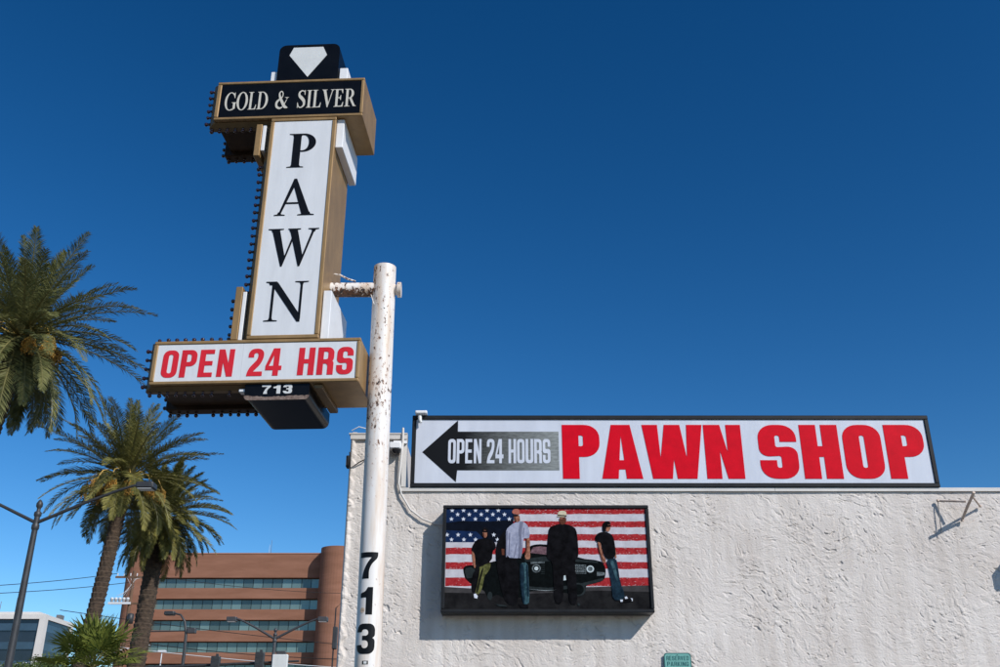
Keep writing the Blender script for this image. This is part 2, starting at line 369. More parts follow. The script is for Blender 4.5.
def arcpts(cx, cy, rx, ry, a0, a1, n=18):
    return [(cx + rx * math.cos(R(a0 + (a1 - a0) * i / n)), cy + ry * math.sin(R(a0 + (a1 - a0) * i / n))) for i in range(n + 1)]
def arcring(cx, cy, rx, ry, ix, iy, a0, a1, icx=None):
    icx = cx if icx is None else icx
    return (arcpts(cx, cy, rx, ry, a0, a1) + arcpts(icx, cy, ix, iy, a1, a0), [])
def brush(ctrl, n=8):
    "smooth variable-width stroke: ctrl = (x, y, width)"
    C = [Vector(c) for c in ctrl]; pts = []
    for i in range(len(C) - 1):
        p0, p1, p2, p3 = C[max(i - 1, 0)], C[i], C[i + 1], C[min(i + 2, len(C) - 1)]
        for k in range(n):
            t = k / n
            pts.append(.5 * ((2 * p1) + (p2 - p0) * t + (2 * p0 - 5 * p1 + 4 * p2 - p3) * t * t + (3 * p1 - p0 - 3 * p2 + p3) * t ** 3))
    pts.append(C[-1]); L_, R_ = [], []
    for i, p in enumerate(pts):
        d = pts[min(i + 1, len(pts) - 1)] - pts[max(i - 1, 0)]; d = Vector((d.x, d.y)).normalized(); nn = Vector((-d.y, d.x)) * p.z / 2
        L_.append((p.x + nn.x, p.y + nn.y)); R_.append((p.x - nn.x, p.y - nn.y))
    q = []
    for i in range(0, len(pts) - 1, n // 2):
        e = min(i + n // 2, len(pts) - 1) + 1
        q.append((R_[i:e] + L_[i:e][::-1], []))
    return q

def serif(ch, T=.17, n=.055):
    q = lambda *p: (list(p), [])
    def foot(x0, x1, a, b, y=0, up=1):     # bracketed slab serif from x0..x1 under a stem a..b
        h = .035 * up; k = .055 * up
        return q((x0, y), (x1, y), (x1, y + h * .6), (b + .02, y + h), (b, y + h + k), (a, y + h + k), (a - .02, y + h), (x0, y + h * .6))
    if ch == ' ': return .34, []
    if ch == 'P' or ch == 'R' or ch == 'B':
        g = [q((.11, .02), (.11 + T, .02), (.11 + T, .98), (.11, .98)), foot(0, .42, .11, .11 + T), foot(0, .3, .11, .11 + T, 1, -1),
             q((.26, .955), (.38, .955), (.38, 1), (.26, 1)), q((.26, .46), (.38, .46), (.38, .50), (.26, .50)),
             arcring(.37, .73, .32, .27, .14, .225, -90, 90)]
        if ch == 'R':
            g.append(q((.34, .48), (.52, .49), (.80, .05), (.88, .03), (.88, 0), (.66, 0))); return .86, g
        return .70, g
    if ch == 'A':
        return .88, [q((.08, .02), (.135, .02), (.455, .86), (.40, 1)), q((.40, 1), (.47, 1), (.87, .02), (.66, .02), (.405, .80)), q((.19, .31), (.58, .31), (.565, .355), (.21, .355)),
                     foot(-.02, .25, .08, .14), foot(.56, .97, .67, .86)]
    if ch == 'W':
        return 1.26, [q((.07, .98), (.27, .98), (.455, .25), (.395, 0), (.365, 0)), q((.365, 0), (.405, 0), (.655, .80), (.62, .86)), q((.52, .98), (.72, .98), (.90, .26), (.83, 0), (.80, 0)),
                      q((.80, 0), (.845, 0), (1.16, .98), (1.10, .98)), foot(-.02, .37, .08, .26, 1, -1), foot(.48, .80, .53, .70, 1, -1), foot(.99, 1.26, 1.09, 1.16, 1, -1)]
    if ch == 'N':
        return .98, [q((.13, .02), (.19, .02), (.19, .9), (.13, .9)), q((.06, .98), (.26, .98), (.85, .14), (.85, -.02), (.78, -.02), (.16, .86)), q((.80, .05), (.855, .05), (.855, .98), (.80, .98)),
                     foot(0, .32, .13, .19), foot(-.02, .24, .07, .2, 1, -1), foot(.67, .99, .80, .855, 1, -1)]
    if ch == 'O': return .92, [arcring(.45, .5, .45, .525, .27, .475, -90, 90), arcring(.45, .5, .45, .525, .27, .475, 90, 270)]
    if ch == 'G':
        return .94, [arcring(.47, .5, .47, .525, .30, .475, 48, 300), q((.70, .03), (.88, .08), (.88, .40), (.70, .40)), foot(.58, .96, .70, .88, .44, -1),
                     q((.76, 1.0), (.80, 1.0), (.82, .68), (.78, .68), (.70, .85)), q((.60, -.02), (.74, .02), (.88, .10), (.8, .12), (.66, .04))]
    if ch == 'L':
        return .68, [q((.11, .02), (.11 + T, .02), (.11 + T, .98), (.11, .98)), foot(0, .4, .11, .11 + T, 1, -1), foot(0, .35, .11, .11 + T),
                     q((.2, 0), (.62, 0), (.66, .27), (.62, .27), (.54, .08), (.44, .045), (.2, .045))]
    if ch == 'D':
        return .90, [q((.11, .02), (.11 + T, .02), (.11 + T, .98), (.11, .98)), foot(0, .3, .11, .11 + T, 1, -1), foot(0, .3, .11, .11 + T),
                     q((.24, .955), (.38, .955), (.38, 1), (.24, 1)), q((.24, 0), (.38, 0), (.38, .045), (.24, .045)), arcring(.37, .5, .50, .5, .31, .455, -90, 90)]
    if ch == 'I': return .40, [q((.11, .02), (.11 + T, .02), (.11 + T, .98), (.11, .98)), foot(0, .39, .11, .11 + T, 1, -1), foot(0, .39, .11, .11 + T)]
    if ch == 'E':
        return .74, [q((.11, .02), (.11 + T, .02), (.11 + T, .98), (.11, .98)), foot(0, .3, .11, .11 + T, 1, -1), foot(0, .3, .11, .11 + T),
                     q((.2, .955), (.52, .945), (.60, .76), (.64, .76), (.63, 1), (.2, 1)), q((.2, 0), (.66, 0), (.70, .26), (.66, .26), (.56, .06), (.2, .045)),
                     q((.2, .48), (.42, .48), (.47, .38), (.51, .38), (.51, .65), (.47, .65), (.42, .53), (.2, .53))]
    if ch == 'V': return .88, [q((.07, .98), (.27, .98), (.50, .24), (.44, -.01), (.41, -.01)), q((.41, -.01), (.46, -.01), (.80, .98), (.74, .98)), foot(-.02, .37, .08, .26, 1, -1), foot(.62, .92, .73, .80, 1, -1)]
    if ch == 'S':
        return .66, brush([(.56, .80, .04), (.48, .93, .06), (.30, .975, .07), (.13, .86, .12), (.16, .68, .17), (.34, .54, .20), (.50, .38, .19), (.52, .17, .14), (.36, .03, .07), (.17, .05, .06), (.07, .22, .04)]) + \
            [q((.03, .30), (.07, .30), (.10, .12), (.08, 0), (.04, 0)), q((.57, .72), (.53, .72), (.50, .9), (.53, 1), (.57, 1))]
    if ch == '&':
        return 1.04, brush([(.88, .56, .04), (.80, .42, .05), (.62, .14, .06), (.38, 0.02, .10), (.13, .12, .15), (.10, .34, .16), (.30, .52, .10), (.50, .66, .07), (.53, .86, .07), (.40, .97, .06), (.27, .86, .10), (.32, .66, .15), (.52, .36, .19), (.74, .10, .18), (.98, .03, .05)]) + [foot(.72, 1.02, .85, .91, .62, -1)]
    return .5, []

def lettering(mb, text, x0, x1, z0, h, y, fn, m, gap=.1, slant=0.0, step=.00025, thick=.003):
    "set text between x0 and x1 on baseline z0; overlapping strokes step forward a hair so they never share a plane"
    adv = []; x = 0
    gl = [fn(c) for c in text]
    for a, _ in gl: adv.append(x); x += a + gap
    sx = (x1 - x0) / (x - gap)
    for (a, pcs), ax in zip(gl, adv):
        for i, (o, hs_) in enumerate(pcs):
            tr = lambda l: [(x0 + (ax + p[0] + slant * p[1]) * sx, z0 + p[1] * h) for p in l]
            yy = y - thick - i * step
            mb.sheet(tr(o), yy, m, [tr(q) for q in hs_], thick=thick * .9)

# ================================================================== GROUND
def struct(name, mb, m): return tag(mb.build(name, m), kind='structure')
g = MB().box(-1500, 1500, -800, 2500, -.5, -.02); struct('ground', g, M['desert'])
g = MB().box(-90, 60, -14, 12, -.1, 0); struct('parking_lot', g, M['asphalt'])
g = MB()
for i in range(7): g.box(-1.2 + i * 2.7, -1.1 + i * 2.7, 7.0, 11.2, .0, .004)
struct('parking_lines', g, M['paint_line'])
g = MB().box(-2.2, 14, 11.3, 12.4, 0, .14); struct('pavement', g, M['concrete'])
g = MB().box(-130, 60, 26.5, 58, -.1, .0); struct('road', g, M['asphalt'])
g = MB()
for i in range(30): g.box(-120 + i * 6, -117 + i * 6, 42, 42.15, 0, .004)
struct('road_markings', g, M['paint_line'])
g = MB().box(-130, -3, 22.5, 26.5, -.1, .14); struct('kerb_pavement', g, M['concrete'])
g = MB().box(-130, 60, 58, 62, -.1, .14); struct('far_pavement', g, M['concrete'])

# ================================================================== SHOP BUILDING
WY = 12.5
shop = thing('shop_building', 'white rough stucco shop building with pale metal roof edge, behind the sign pole', 'building', (2.5, WY, 0))
def stucco_height(nx, nz, dx):
    rng = np.random.default_rng(11)
    def filt(ax, az, th, lo=0.0):
        n = rng.standard_normal((nz, nx)); F = np.fft.fft2(n)
        kx = np.fft.fftfreq(nx, dx)[None, :]; kz = np.fft.fftfreq(nz, dx)[:, None]
        u = kx * math.cos(th) + kz * math.sin(th); v = -kx * math.sin(th) + kz * math.cos(th)
        q = (u * ax) ** 2 + (v * az) ** 2
        G = np.exp(-q * 2.2) * (1 - np.exp(-q * lo) if lo else 1)
        o = np.real(np.fft.ifft2(F * G)); return o / o.std()
    wx = filt(.5, .5, 0); wz = filt(.5, .5, 0); mask = filt(.5, .35, R(-30)); mask2 = filt(.45, .45, 0); big = filt(1.2, 1.2, 0)
    wx2 = filt(.07, .07, 0); wz2 = filt(.07, .07, 0)
    zz, xx = np.mgrid[0:nz, 0:nx]
    def warp(a, s, s2):
        i = np.clip(zz + (wz * s + wz2 * s2) / dx, 0, nz - 1.001); j = np.clip(xx + (wx * s + wx2 * s2) / dx, 0, nx - 1.001)
        i0 = i.astype(int); j0 = j.astype(int); fi = i - i0; fj = j - j0
        return (a[i0, j0] * (1 - fi) * (1 - fj) + a[i0 + 1, j0] * fi * (1 - fj) + a[i0, j0 + 1] * (1 - fi) * fj + a[i0 + 1, j0 + 1] * fi * fj)
    def fbm(ax, az, th):
        return filt(ax, az, th, 1.0) + .6 * filt(ax * .45, az * .5, th) + .38 * filt(ax * .22, az * .25, th)
    a = warp(fbm(.26, .10, R(-38)), .07, .012); b = warp(fbm(.17, .07, R(-15)), .07, .012); c = warp(fbm(.15, .07, R(40)), .07, .012)
    g1 = warp(filt(.075, .011, R(-40)), .05, .010); g2 = warp(filt(.055, .0105, R(15)), .05, .010)
    s = lambda q, lo, hi: (lambda t: t * t * (3 - 2 * t))(np.clip((q - lo) / (hi - lo), 0, 1))
    m1 = s(mask, -.6, 1.4); m2 = s(mask2, -.4, 1.5)
    # skip-trowel coat: thin torn plates with ragged broken edges, and short gouges between them
    h = s(a, .80, .90) * .0040 * (.25 + .75 * m1) + s(b, 1.05, 1.13) * .0038 * (.25 + .75 * m2) + s(c, 1.15, 1.23) * .0038 * (.12 + .88 * m1)
    h -= s(g1, 1.45, 1.9) * .0135 * (.38 + .62 * m1) + s(g2, 1.6, 2.0) * .0115 * (.40 + .60 * m2)
    h += filt(.03, .014, R(-38), .6) * .00065 + filt(.016, .016, 0) * .00035
    return h + warp(fbm(.22, .10, R(-35)), .07, .0) * .0004 + big * .002
def stucco_wall():
    x0, z0, dx = -2.0, 2.35, .0065
    nx, nz = int(9.6 / dx), int(3.36 / dx)
    H = stucco_height(nx, nz, dx)
    xs = x0 + np.arange(nx) * dx; zs = z0 + np.arange(nz) * dx
    X, Z = np.meshgrid(xs, zs); Y = -H - .004
    # corner bead: a rounded raised strip with a ragged inner edge at the outer corner
    edge = .085 + .018 * np.interp(zs, np.linspace(2.3, 5.8, 60), np.random.default_rng(5).standard_normal(60))
    t = np.clip((edge[:, None] - (X - x0)) / .03, 0, 1); Y -= t * .032
    Y += np.clip((x0 + .03 - X) / .03, 0, 1) ** 2 * .04
    V = np.stack([X.ravel() - 2.5, Y.ravel(), Z.ravel()], 1)
    i, j = np.mgrid[0:nz - 1, 0:nx - 1]; keep = ~((zs[i + 1] > 4.915) & (xs[j + 1] > -1.27))
    i, j = i[keep], j[keep]; a = i * nx + j
    F = np.stack([a, a + 1, a + nx + 1, a + nx], 1)
    bx = MB().box(-4.49, 9.5, .012, 12, 0, 4.9); bx.box(-4.49, -3.78, .012, 1.2, 4.9, 5.66)
    bx.box(-4.49, 9.5, -.004, .0115, 0, 2.352)
    V2 = np.array(bx.v); nV = len(V)
    me = bpy.data.meshes.new('wall')
    allV = np.vstack([V, V2]); F2 = np.array(bx.f) + nV; allF = np.vstack([F, F2])
    me.vertices.add(len(allV)); me.vertices.foreach_set('co', allV.ravel())
    me.loops.add(allF.size); me.loops.foreach_set('vertex_index', allF.ravel().astype(np.int32))
    me.polygons.add(len(allF)); me.polygons.foreach_set('loop_start', np.arange(0, allF.size, 4, dtype=np.int32))
    me.update(calc_edges=True); me.materials.append(M['stucco']); me.validate()
    me.polygons.foreach_set('use_smooth', [True] * len(F) + [False] * len(F2))
    o = bpy.data.objects.new('wall', me); COL.objects.link(o); o.parent = shop; return o
stucco_wall()
f = MB()   # flashing, local x = world x - 2.5
f.box(-3.80, 1.10, -.036, .05, 4.892, 4.938); f.box(1.105, 9.5, -.034, .05, 4.892, 4.939)
f.box(-3.80, -3.74, -.034, .05, 4.95, 5.599); f.box(-3.80, 9.5, .052, .3, 4.9, 4.94)
f.box(-4.50, -3.74, -.05, .10, 5.60, 5.665); f.box(-4.52, -3.74, -.06, .10, 5.666, 5.682)
f.build('roof_flashing', M['flash'], shop)
MB().box(-4.4, 9.4, .31, 11.9, 4.905, 4.92).build('roof', M['roofing'], shop)

# small fixtures on the wall
t = thing('dome_camera', 'white dome security camera with black lens, right of the sign pole under the roof edge', 'security camera', (-1.40, WY - .02, 5.44))
MB().cbox(-.07, .09, -.13, .0, .0, .09, .012).build('housing', M['white_paint'], t)
MB().lathe([(.001, -.075), (.035, -.07), (.058, -.045), (.066, -.0)], (.02, -.07, 0), 18).build('lens_dome', M['lens_black'], t)
MB().box(-.02, .16, -.05, -.01, .092, .13).build('bracket', M['white_paint'], t)
t = thing('bullet_camera', 'small pale camera clipped on the top left corner of the arrow sign', 'security camera', (-1.08, WY - .03, 5.90))
MB().cbox(-.06, .10, -.11, .0, .03, .075, .01).build('sun_shield', M['white_paint'], t)
MB().tube([(.0, -.05, .02), (.005, -.07, -.05), (.02, -.07, -.09)], [.028, .026, .02], 10).build('camera_body', M['silver'], t)
MB().tube([(-.01, .02, -.02), (-.01, -.05, .0)], .014, 8).build('bracket', M['dark_metal'], t)
t = MB().tube([(-1.30, WY - .06, 5.75), (-1.295, WY - .07, 5.55), (-1.31, WY - .07, 5.3), (-1.33, WY - .05, 5.0), (-1.29, WY - .05, 4.85), (-1.16, WY - .05, 4.64), (-1.0, WY - .05, 4.52), (-.84, WY - .05, 4.46), (-.66, WY - .05, 4.445)], [.016, .018, .018, .016, .012, .012, .012, .012, .012], 10, smooth=True).build('conduit', M['flash'])
tag(t, 'off white cable running down the wall left of the arrow sign to the picture board', 'cable')
t = MB().tube([(-2.0, WY - .04, 5.42), (-1.98, WY - .045, 5.20), (-1.92, WY - .06, 5.23), (-1.86, WY - .05, 5.28), (-1.80, WY - .05, 5.31), (-1.72, WY - .05, 5.39), (-1.63, WY - .05, 5.5)], .008, 6).build('wire', M['cable'])
tag(t, 'thin dark wire sagging across the corner of the white wall', 'wire')
t = MB().tube([(-2.0, WY + .02, 5.74), (-1.9, WY - .02, 5.78), (-1.7, WY + .02, 5.74), (-1.5, WY + .03, 5.69)], .007, 6).build('wire', M['white_paint'])
tag(t, 'thin white wire lying on top of the wall corner', 'wire')
t = thing('junction_box', 'small dark box fixed to the outer left corner of the white wall', 'electrical box', (-2.03, WY + .05, 5.33))
MB().cbox(-.02, .028, -.05, .05, -.10, .06, .01).build('housing', M['dark_metal'], t)
MB().box(-.016, .023, -.056, -.0505, -.08, .04).build('cover', M['lamp_grey'], t)
# bracket at the right
t = thing('wall_bracket', 'pale steel bracket with thin rods jutting from the wall right of the big sign', 'bracket', (5.97, WY - .02, 4.5))
MB().tube([(.0, -.01, .0), (.005, -.22, .13), (.01, -.46, .26)], [.016, .018, .018], 10).build('arm', M['tan_metal'], t)
MB().tube([(-.27, -.02, .262), (.0, -.22, .20)], .014, 8).build('brace', M['tan_metal'], t)
MB().tube([(.27, -.02, .19), (.03, -.35, .24)], .013, 8).build('brace', M['tan_metal'], t)
MB().tube([(-.27, -.03, .262), (-.30, -.03, -.17)], .006, 6).build('hanging_rod', M['grey_metal'], t)
for i, (bx_, bz) in enumerate(((-.27, .262), (.27, .19), (0, 0))):
    MB().lathe([(.001, .012), (.02, .012), (.02, -.012)], (bx_, -.03, bz), 6).build('bolt', M['tan_metal'], t)
t = thing('wall_shadow_box', 'unseen wall box just out of view at the right, added to cast its shadow', 'shadow box', (6.76, WY - .02, 4.12))  # unseen box, added only for the shadow it throws on the stucco
MB().cbox(-.16, .16, -.40, .0, -.12, .1, .02).build('housing', M['dark_metal'], t)
MB().box(-.12, .12, -.34, -.06, -.145, -.121).build('lens', M['porcelain'], t)

# ================================================================== SHOP SIGN (big flat board)
sg = thing('shop_sign', 'wide white sign board with red lettering and black arrow above the stucco wall', 'sign', (-1.18, WY - .036, 4.941))
W_, H_ = 6.95, .99
fr = MB(); b_ = .055
fr.cbox(0, W_, -.02, .03, H_ - b_, H_, .006); fr.cbox(0, W_, -.0205, .03, 0, b_, .006)
fr.cbox(0, b_, -.018, .03, b_, H_ - b_, .006); fr.cbox(W_ - b_, W_, -.018, .03, b_, H_ - b_, .006)
fr.build('frame', M['frame'], sg)
MB().box(b_, W_ - b_, 0, .028, b_, H_ - b_).build('face_panel', M['shop_white'], sg)
MB().sheet([(.145, .48), (.615, .925), (.615, .765), (1.965, .765), (1.965, .23), (.615, .23), (.60, .07)], -.003, None, thick=.0025).build('arrow', M['arrow'], sg)
mb = MB(); lettering(mb, 'OPEN 24 HOURS', .49, 1.85, .325, .335, -.0045, lambda c: sans(c, .36 if c != ' ' else .30, .125, .13), None, gap=.045, thick=.002)
mb.build('lettering', M['shop_white'], sg)
mb = MB(); lettering(mb, 'PAWN', 2.01, 4.41, .115, .745, -.001, lambda c: sans(c, .60, .265, .20), None, gap=.02, thick=.004)
mb.build('lettering', M['red_deep'], sg)
mb = MB(); lettering(mb, 'SHOP', 4.63, 6.84, .115, .745, -.001, lambda c: sans(c, .60, .262, .20), None, gap=.065, thick=.004)
mb.build('lettering', M['red_deep'], sg)

# ================================================================== PICTURE BOARD
PB_Y = WY - .30
def at(px, py, Y):     # photograph pixel (1000 wide) -> world point at depth Y
    fl = 972.2; p_ = R(24); dx = px - 500; dy = 333.5 - py
    r = (dx, fl * math.cos(p_) - dy * math.sin(p_), fl * math.sin(p_) + dy * math.cos(p_)); k = Y / r[1]
    return Vector((r[0] * k, Y, 1.6 + r[2] * k))
bx0 = at(442, 558, PB_Y).x; bx1 = at(651.5, 558, PB_Y).x; bz1 = at(540, 505, PB_Y).z; bz0 = at(540, 612.5, PB_Y).z
PW, PH = bx1 - bx0, bz1 - bz0
pbd = thing('picture_board', 'framed picture of four standing people, dark car and flag hung on the wall', 'picture board', (bx0, PB_Y, bz0))
bt = .042
fr = MB(); fr.box(.002, PW - .002, .03, .285, .002, PH - .002)
fr.cbox(0, PW, 0, .03, 0, bt, .008); fr.cbox(0, PW, 0, .03, PH - bt, PH, .008)
fr.cbox(0, bt, -.002, .03, bt, PH - bt, .008); fr.cbox(PW - bt, PW, -.002, .03, bt, PH - bt, .008)
fr.build('frame', M['frame'], pbd)
def pm(n, c, var=.0, vs=40, col2=None): 
    return mat('print_' + n, c, .8, var=var, vscale=vs, col2=col2, spec=.03)
PR = dict(white=pm('white', (.42, .41, .45), col2=(.55, .55, .60), vs=9), red=pm('red', (.22, .012, .016), col2=(.40, .035, .04), vs=30), navy=pm('navy', (.007, .02, .065), .3, 12),
          shade=pm('shade', (.004, .006, .012), .3, 12), star=pm('star', (.58, .62, .70)), black=pm('black', (.0015, .0015, .002), col2=(.008, .008, .010), vs=10), ground=pm('ground', (.006, .006, .007), col2=(.018, .018, .019), vs=8),
          ground2=pm('ground_far', (.045, .043, .045), .3, 10), skin=pm('skin', (.15, .055, .035), col2=(.42, .20, .13), vs=24), skin2=pm('skin_shade', (.10, .035, .022), .2), grey=pm('grey_shirt', (.20, .22, .31), col2=(.37, .39, .50), vs=16), grey2=pm('grey_shirt_fold', (.16, .17, .24), .1),
          olive=pm('olive', (.03, .034, .010), col2=(.16, .165, .06), vs=26), jean=pm('jeans', (.006, .022, .032), col2=(.055, .12, .145), vs=22), jean2=pm('jeans_dark', (.004, .010, .018), col2=(.014, .035, .055), vs=16), cap=pm('cap', (.36, .12, .09), .2), straw=pm('hat', (.55, .50, .36), .1),
          chrome=pm('chrome', (.03, .04, .045), col2=(.16, .19, .20), vs=40), chrome2=pm('bright_chrome', (.45, .52, .54), .2), car=pm('car', (.003, .0045, .005), .4, 20), carhi=pm('car_highlight', (.018, .024, .026), .3, 20), glassc=pm('car_glass', (.06, .03, .04), col2=(.20, .12, .14), vs=20),
          fleck=pm('fleck', (.46, .30, .31), .3))
pic = MB(); layer = [0]
def PC(px, py):        # photograph position of a printed shape -> board coordinates
    yy = (py - 509.6) / (608.3 - 509.6); xl = 445.8 - .8 * yy; xr = 646.0 + 4.0 * yy
    return (bt + (px - xl) / (xr - xl) * (PW - 2 * bt), PH - bt - yy * (PH - 2 * bt))
def chaikin(pts):
    for _ in range(1):
        o = []
        for i, a in enumerate(pts):
            b = pts[(i + 1) % len(pts)]; o += [(a[0] * .75 + b[0] * .25, a[1] * .75 + b[1] * .25), (a[0] * .25 + b[0] * .75, a[1] * .25 + b[1] * .75)]
        pts = o
    return pts
def pp(m, pts, up=True):
    if up: layer[0] += 1
    if m in ('black', 'skin', 'skin2', 'jean', 'jean2', 'olive', 'grey', 'car', 'cap', 'straw') and 5 <= len(pts) < 60: pts = chaikin(list(pts))
    pic.sheet([PC(*p) for p in pts], .022 - layer[0] * .00018, PR[m])
z7 = lambda *p: [(435 + x / 5.8, 500 + y / 5.8) for x, y in p]
z8 = lambda *p: [(545 + x / 5.8, 500 + y / 5.8) for x, y in p]
def oval(m, cx, cy, rx, ry, f=z7): pp(m, f(*[(cx + rx * math.cos(a * .3927), cy + ry * math.sin(a * .3927)) for a in range(16)]))
random.seed(4)
xb0, xb1 = 446.0, 650.0
pp('white', [(445.8, 509.6), (646, 509.6), (650, 608.3), (445, 608.3)])
def stripe(y0, y1, x0=445.6, x1=646.0):
    xr = lambda y: x1 + 4.0 * (y - 509.6) / 98.7 - .1
    top = [(x0 + (xr(y0) - x0) * i / 40, y0 + (random.uniform(-.25, .25) if y0 > 510 else 0)) for i in range(41)]
    bot = [(x0 + (xr(y1) - x0) * i / 40, y1 + random.uniform(-.25, .25)) for i in range(40, -1, -1)]
    pp('red', top + bot, False)
layer[0] += 1
for a, b in ((509.7, 515.2), (522.4, 528.5), (535.3, 542.0), (548.8, 555.5), (563.0, 569.8), (578.0, 586.3)): stripe(a, b)
layer[0] += 1
for k in range(1300):    # scraped paint flecks in the stripes
    a, b = random.choice(((510.4, 515.2), (522.4, 528.5), (535.3, 542.0), (548.8, 555.5), (563.0, 569.8), (578.0, 586.3)))
    x = random.uniform(450, 645); y = random.choice((a + random.uniform(0, 1.0), b - random.uniform(0, 1.0), random.uniform(a, b))); l = random.uniform(.3, 1.3); h = random.uniform(.10, .34)
    pp('fleck', [(x - l, y), (x, y - h), (x + l, y + random.uniform(-.2, .2)), (x, y + h)], False)
pp('navy', [(445.8, 509.6), (513.5, 509.6), (513, 543.5), (445.5, 543.5)])
pp('shade', z7((60, 140), (150, 128), (300, 132), (455, 120), (452, 250), (300, 250), (240, 190), (60, 182)))
layer[0] += 1
def star(cx, cy, r):
    pts = [(cx + r * (1 if i % 2 == 0 else .42) * math.sin(i * math.pi / 5), cy - r * (1 if i % 2 == 0 else .42) * math.cos(i * math.pi / 5)) for i in range(10)]
    pp('star', z7(*pts), False)
for y, xs in ((66, (96, 162, 232, 300, 366)), (90, (128, 196, 266, 334, 402)), (117, (92, 162, 232, 300, 368, 430)), (209, (68, 132, 203, 340)), (237, (94, 166, 234, 362))):
    for x in xs: star(x, y, 14)
pp('ground2', [(445, 587), (480, 589), (560, 588), (649.2, 585.6), (649.6, 594), (445, 594)])
pp('ground', [(445.2, 592.5), (520, 594), (600, 590.5), (649.7, 592), (650.2, 608.4), (445, 608.4)])
# car
pp('car', [(463, 571), (464, 567.5), (469, 566), (476, 566.5), (500, 561), (521, 557), (529, 547.5), (537, 545.2), (550, 546), (561, 552), (580, 559.5), (600, 561.5), (604.5, 566), (606, 573), (604, 581), (592, 584.5), (586, 585), (585, 592), (579, 596.5), (571, 597), (566, 592), (530, 590), (528, 597), (503, 598), (498, 594), (492, 597), (487, 596), (484, 590), (466, 581.5)])
pp('glassc', [(530, 554), (533, 548.5), (540, 547.5), (552, 549), (560, 554.5), (548, 556)])
pp('carhi', [(524, 560), (545, 557.5), (575, 560), (598, 562.5), (598, 564), (560, 562), (526, 562.5)])
pp('carhi', [(464.5, 572), (466, 569), (471, 568), (475, 570), (475, 578), (467, 579)])
pp('carhi', [(528, 586.5), (548, 588), (575, 585), (603, 578.5), (603, 581), (578, 588), (548, 591), (529, 590)])
oval('chrome', 588, 402, 26, 24); oval('car', 588, 402, 19, 17); oval('chrome2', 588, 402, 12, 11)
pp('chrome', z7((555, 365), (636, 362), (636, 372), (556, 376)))
layer[0] += 1
for k in range(6): pp('carhi', z7((616, 380 + k * 10), (637, 379 + k * 10), (637, 382 + k * 10), (616, 383 + k * 10)), False)
pp('chrome', z8((168, 378), (238, 382), (238, 432), (170, 430)))
layer[0] += 1
for k in range(5): pp('car', z8((172, 384 + k * 9.5), (235, 386 + k * 9.5), (235, 391 + k * 9.5), (172, 389 + k * 9.5)), False)
oval('chrome2', 262, 405, 22, 20, z8); oval('chrome', 262, 405, 14, 13, z8)
pp('chrome', z8((300, 420), (345, 425), (350, 440), (300, 445)))
oval('carhi', 190, 520, 45, 38, z8); oval('car', 190, 520, 34, 29, z8)
oval('carhi', 420, 505, 16, 62); oval('car', 424, 505, 12, 54)
oval('carhi', 320, 555, 14, 24)
# standing figure, far left
pp('skin', z7((214, 295), (228, 300), (238, 360), (236, 400), (226, 398), (214, 340)))
pp('olive', z7((250, 390), (322, 365), (322, 400), (300, 432), (288, 440), (278, 500), (262, 545), (232, 545), (240, 490), (252, 440)))
pp('black', z7((245, 395), (262, 392), (252, 470), (236, 540), (212, 535), (215, 440)))
pp('black', z7((272, 230), (240, 240), (222, 262), (208, 298), (222, 308), (232, 330), (236, 398), (262, 394), (330, 362), (334, 300), (352, 292), (352, 262), (332, 240), (304, 230)))
oval('skin', 290, 197, 15, 30); pp('black', z7((272, 175), (280, 168), (298, 168), (306, 178), (306, 230), (300, 225), (303, 190), (288, 180), (276, 190)))
pp('black', z7((275, 186), (304, 186), (303, 196), (276, 196)))
pp('star', z7((226, 546), (238, 542), (250, 556), (246, 570), (230, 566)))
# standing figure with grey shirt
pp('black', z7((410, 178), (384, 210), (358, 255), (350, 320), (362, 420), (395, 560), (420, 600), (470, 612), (486, 560), (490, 350), (415, 330)))
pp('skin2', z7((385, 290), (402, 292), (402, 326), (388, 326)))
pp('jean', z7((492, 372), (538, 366), (542, 430), (550, 590), (530, 603), (508, 598), (494, 500)))
pp('jean2', z7((492, 372), (504, 380), (512, 480), (522, 600), (508, 598), (494, 500)))
pp('skin', z7((526, 222), (552, 226), (550, 300), (554, 336), (548, 352), (524, 350), (520, 320), (530, 290)))
pp('grey', z7((445, 148), (470, 136), (496, 128), (524, 140), (542, 162), (553, 224), (530, 232), (513, 226), (508, 290), (500, 346), (410, 340), (412, 260), (408, 182)))
layer[0] += 1
for a in (((430, 200), (436, 198), (432, 330), (424, 332)), ((470, 260), (476, 258), (462, 340), (456, 340)), ((512, 170), (518, 168), (514, 226), (510, 226)), ((490, 280), (494, 280), (488, 344), (482, 344))): pp('grey2', z7(*a), False)
pp('skin2', z7((456, 95), (490, 92), (493, 130), (470, 140), (458, 122)))
pp('skin', z7((466, 104), (490, 100), (493, 128), (474, 136)))
pp('cap', z7((446, 84), (448, 66), (462, 58), (482, 58), (492, 70), (492, 92), (470, 90)))
pp('black', z7((452, 92), (478, 92), (478, 102), (454, 102)))
pp('black', z7((482, 600), (540, 606), (542, 624), (500, 622))); pp('carhi', z7((350, 600), (412, 606), (420, 616), (372, 612)))
